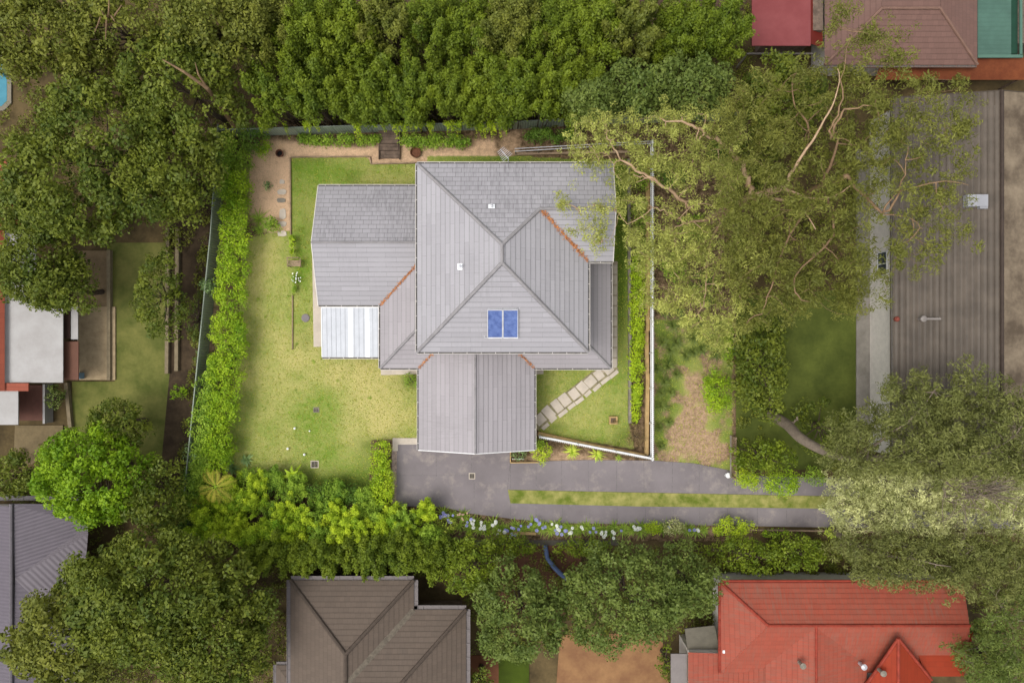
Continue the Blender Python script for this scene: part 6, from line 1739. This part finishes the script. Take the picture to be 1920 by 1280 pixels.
mb = MB(); mb.prism([tuple(P(x, y, 3).xy) for x, y in ((1833, -60), (1833, 104), (1896, 104), (1896, -60))], 2.9, 3.0); mb.build('roof', rib_mat('teal_sheet', A(80, 112, 98), .3, .15, axis=1), h)
mb = MB(); mb.bar(P(1833, 106, 3.02), P(1917, 106, 3.02), .2, .1); mb.bar(P(1914, -60, 3.02), P(1914, 104, 3.02), .16, .1); mb.build('trim', plain('teal_trim', A(90, 124, 108), .06, 2), h)
mb = MB(); mb.prism([tuple(P(x, y, 2.6).xy) for x, y in ((1893, -60), (1893, 100), (1910, 100), (1910, -60))], 2.4, 2.5); mb.build('box_gutter', plain('dark_teal_sheet', A(34, 74, 56), .1, 2), h)
walls(h, [tuple(P(1840, -60).xy), tuple(P(1840, 108).xy), tuple(P(1905, 108).xy), tuple(P(1905, -60).xy)], -.05, 2.38, M['darktimber'])
h = thing('rust_lean_to', 'low rust orange lean to roof under the brown tiled house', 'lean-to', P(1780, 130))
mb = MB(); mb.face([P(1640, 150, 2.2), P(1935, 150, 2.2), P(1935, 108, 2.7), P(1655, 108, 2.7)], 0, [(0, 0), (10, 0), (10, 1.5), (0, 1.5)]); mb.face([P(1640, 150, 2.14), P(1655, 108, 2.64), P(1935, 108, 2.64), P(1935, 150, 2.14)])
mb.build('roof', plain('rust_sheet', A(124, 62, 34), .18, .8, .8, A(140, 78, 44), 5), h)
for px_ in (1650, 1780, 1915):
    mb = MB(); q = P(px_, 146, 2.2); mb.bar((q.x, q.y, -.05), (q.x, q.y, 2.15), .1, .1); mb.build('post', M['darktimber'], h)
# big grey-brown roof, right
h = thing('large_brown_roof_house', 'long house with a worn grey brown roof filling the right edge', 'house', P(1800, 500))
Z = 4.0; zr2 = 5.3
ra = rib_mat('worn_brown_sheet', A(98, 88, 77), .34, .05, var=.2)
rb = plain('worn_beige_sheet', A(100, 86, 70), .1, .5, .8, A(150, 134, 112), 4)
xa, xb = P(1674, 0, Z).x, P(1878, 0, zr2).x; ya, yz = P(0, 183, Z).y, P(0, 872, Z).y
mb = MB()
L = ya - yz
m = 16
for i in range(m):
    f0, f1 = i / m, (i + 1) / m
    x0_, x1_ = xa + (xb - xa) * f0, xa + (xb - xa) * f1; q0, q1 = Z + (zr2 - Z) * f0, Z + (zr2 - Z) * f1
    mb.face([(x0_, ya, q0 + .02), (x0_, yz, q0 + .02), (x1_, yz, q1), (x1_, ya, q1)], 0, [(x0_, 0), (x0_, L), (x1_, L), (x1_, 0)])
ro = mb.build('left_roof', ra, h)
mb = MB(); mb.face([(xb, ya, zr2), (xb, yz, zr2), (xb + 8, yz, zr2 - 1.6), (xb + 8, ya, zr2 - 1.6)], 0, [(0, 0), (0, L), (8, L), (8, 0)]); mb.build('right_roof', rb, h)
ridge(ro, [((xb, ya, zr2), (xb, yz, zr2))], plain('dark_ridge', A(74, 62, 54), .15, 2), .12)
gutter(ro, [(xa, ya, Z), (xa, yz, Z)], w=.12, mats=[ra, M['gutin']])
fascia(ro, [((xa, ya, Z), (xb, ya, zr2)), ((xb, ya, zr2), (xb + 8, ya, zr2 - 1.6))], plain('fascia_paint', A(84, 74, 64), .1, 2))
walls(h, [(xa + .5, yz + .4), (xb + 7.5, yz + .4), (xb + 7.5, ya - .4), (xa + .5, ya - .4)], -.05, 3.6, M['cream'])
window(h, (xa + .5, P(0, 500).y, 1.8), 1.6, 1.2, math.pi)
p = P(1826, 378, 5.0); mb = MB(); mb.box((p.x, p.y, 5.15), (1.3, .75, .5)); mb.box((p.x + .45, p.y - .25, 5.1), (.5, .5, .4)); mb.build('roof_unit', plain('unit_casing', A(166, 166, 170), .05, 2, .5), h)
p = P(1724, 598, 4.4); mb = MB(); mb.lathe((p.x, p.y, 4.3), [(.1, -.1), (.1, .5), (.2, .52), (.2, .6), (0, .68)], 12); mb.bar((p.x, p.y, 4.75), (p.x + 1.1, p.y, 4.85), .12, .12); mb.build('flue', plain('flue_metal', A(150, 142, 136), .1, 2, .5), h)
p = P(1681, 598, 4.1); mb = MB(); mb.lathe((p.x, p.y, 4.0), [(.16, 0), (.18, .2), (.1, .3), (0, .32)], 12); mb.build('vent_cap', plain('red_cap', A(140, 72, 58), .1, 2, .6), h)
# a few pale things lying along the side path
for i, (x, y, l) in enumerate(((1664, 590, 'upper pale bin'), (1663, 735, 'lower white bin'))):
    p = P(x, y, .08); t = thing('bin', '%s standing on the white side path by the roof edge' % l, 'bin', p)
    mb = MB(); mb.box((p.x, p.y, .55), (.5, .55, .92)); mb.build('body', plain('bin_body', A(120, 124, 122), .05, 2, .5), t)
    mb = MB(); mb.box((p.x, p.y, 1.05), (.56, .62, .08)); mb.build('lid', plain('bin_lid', A(150, 152, 156), .05, 2, .5), t)

# low growth and litter under the trees of the neighbouring blocks: one uncountable mass
def ground_cover():
    zones = [([(0, 0), (440, 0), (430, 225), (395, 470), (318, 470), (318, 330), (200, 455), (120, 360), (0, 300)], 800),
             ([(372, 470), (405, 470), (330, 1010), (300, 1010), (350, 800)], 160), ([(0, 860), (60, 830), (330, 860), (330, 1010), (560, 1020), (540, 1280), (160, 1280), (170, 980), (0, 930)], 900),
             ([(480, 1012), (900, 1012), (900, 1130), (780, 1075), (480, 1075)], 300), ([(860, 1020), (1350, 1020), (1340, 1180), (880, 1225)], 560), ([(1340, 1012), (1940, 1005), (1940, 1085), (1340, 1080)], 380),
             ([(1820, 1085), (1940, 1085), (1940, 1290), (1820, 1290)], 160), ([(430, 0), (1420, 0), (1400, 228), (430, 238)], 900), ([(1380, 110), (1540, 130), (1600, 200), (1600, 560), (1440, 560), (1440, 870), (1380, 880)], 520),
             ([(1560, 860), (1940, 880), (1940, 900), (1560, 900)], 80)]
    rg = np.random.default_rng(99); cl = []
    for poly, n in zones:
        X, Y = scatter(poly, n, rg)
        for x, y in zip(X, Y):
            r = rg.uniform(.16, .4); p = P(x, y, 0); cl.append((p.x, p.y, r * rg.uniform(.3, 1.4), r))
    pos, nr, ln, wd, ti = puffs(np.array(cl), 48, .15, .6, flat=.7, jit=.9, tv=.35)
    o = leaf_mesh('ground_cover', pos, nr, ln, wd, ti, M['tree_olive'], None)
    tag(o, 'low weedy growth and litter under the neighbouring trees', 'ground cover', kind='stuff')
ground_cover()
# fallen leaves and small weeds on the lawns
def lawn_weeds():
    rg = np.random.default_rng(123); cl = []
    for i in range(420):
        x, y = rg.uniform(440, 1180), rg.uniform(300, 900)
        if not (in_poly(np.array([x]), np.array([y]), LAWNS[0])[0] or in_poly(np.array([x]), np.array([y]), LAWNS[1])[0]): continue
        if rg.random() > (mnoise.noise((x * .02, y * .02, 5)) + .55): continue
        p = P(x, y, 0); cl.append((p.x, p.y, .01, rg.uniform(.05, .16)))
    pos, nr, ln, wd, ti = puffs(np.array(cl), 300, .06, .5, flat=.3, jit=.8, tv=.3)
    pos[:, 2] = np.abs(pos[:, 2]) + .01
    o = leaf_mesh('lawn_weeds', pos, nr, ln, wd, ti, M['mid'], None)
    tag(o, 'small clover and weed tufts dotted through the back lawn', 'weeds', kind='stuff')
lawn_weeds()
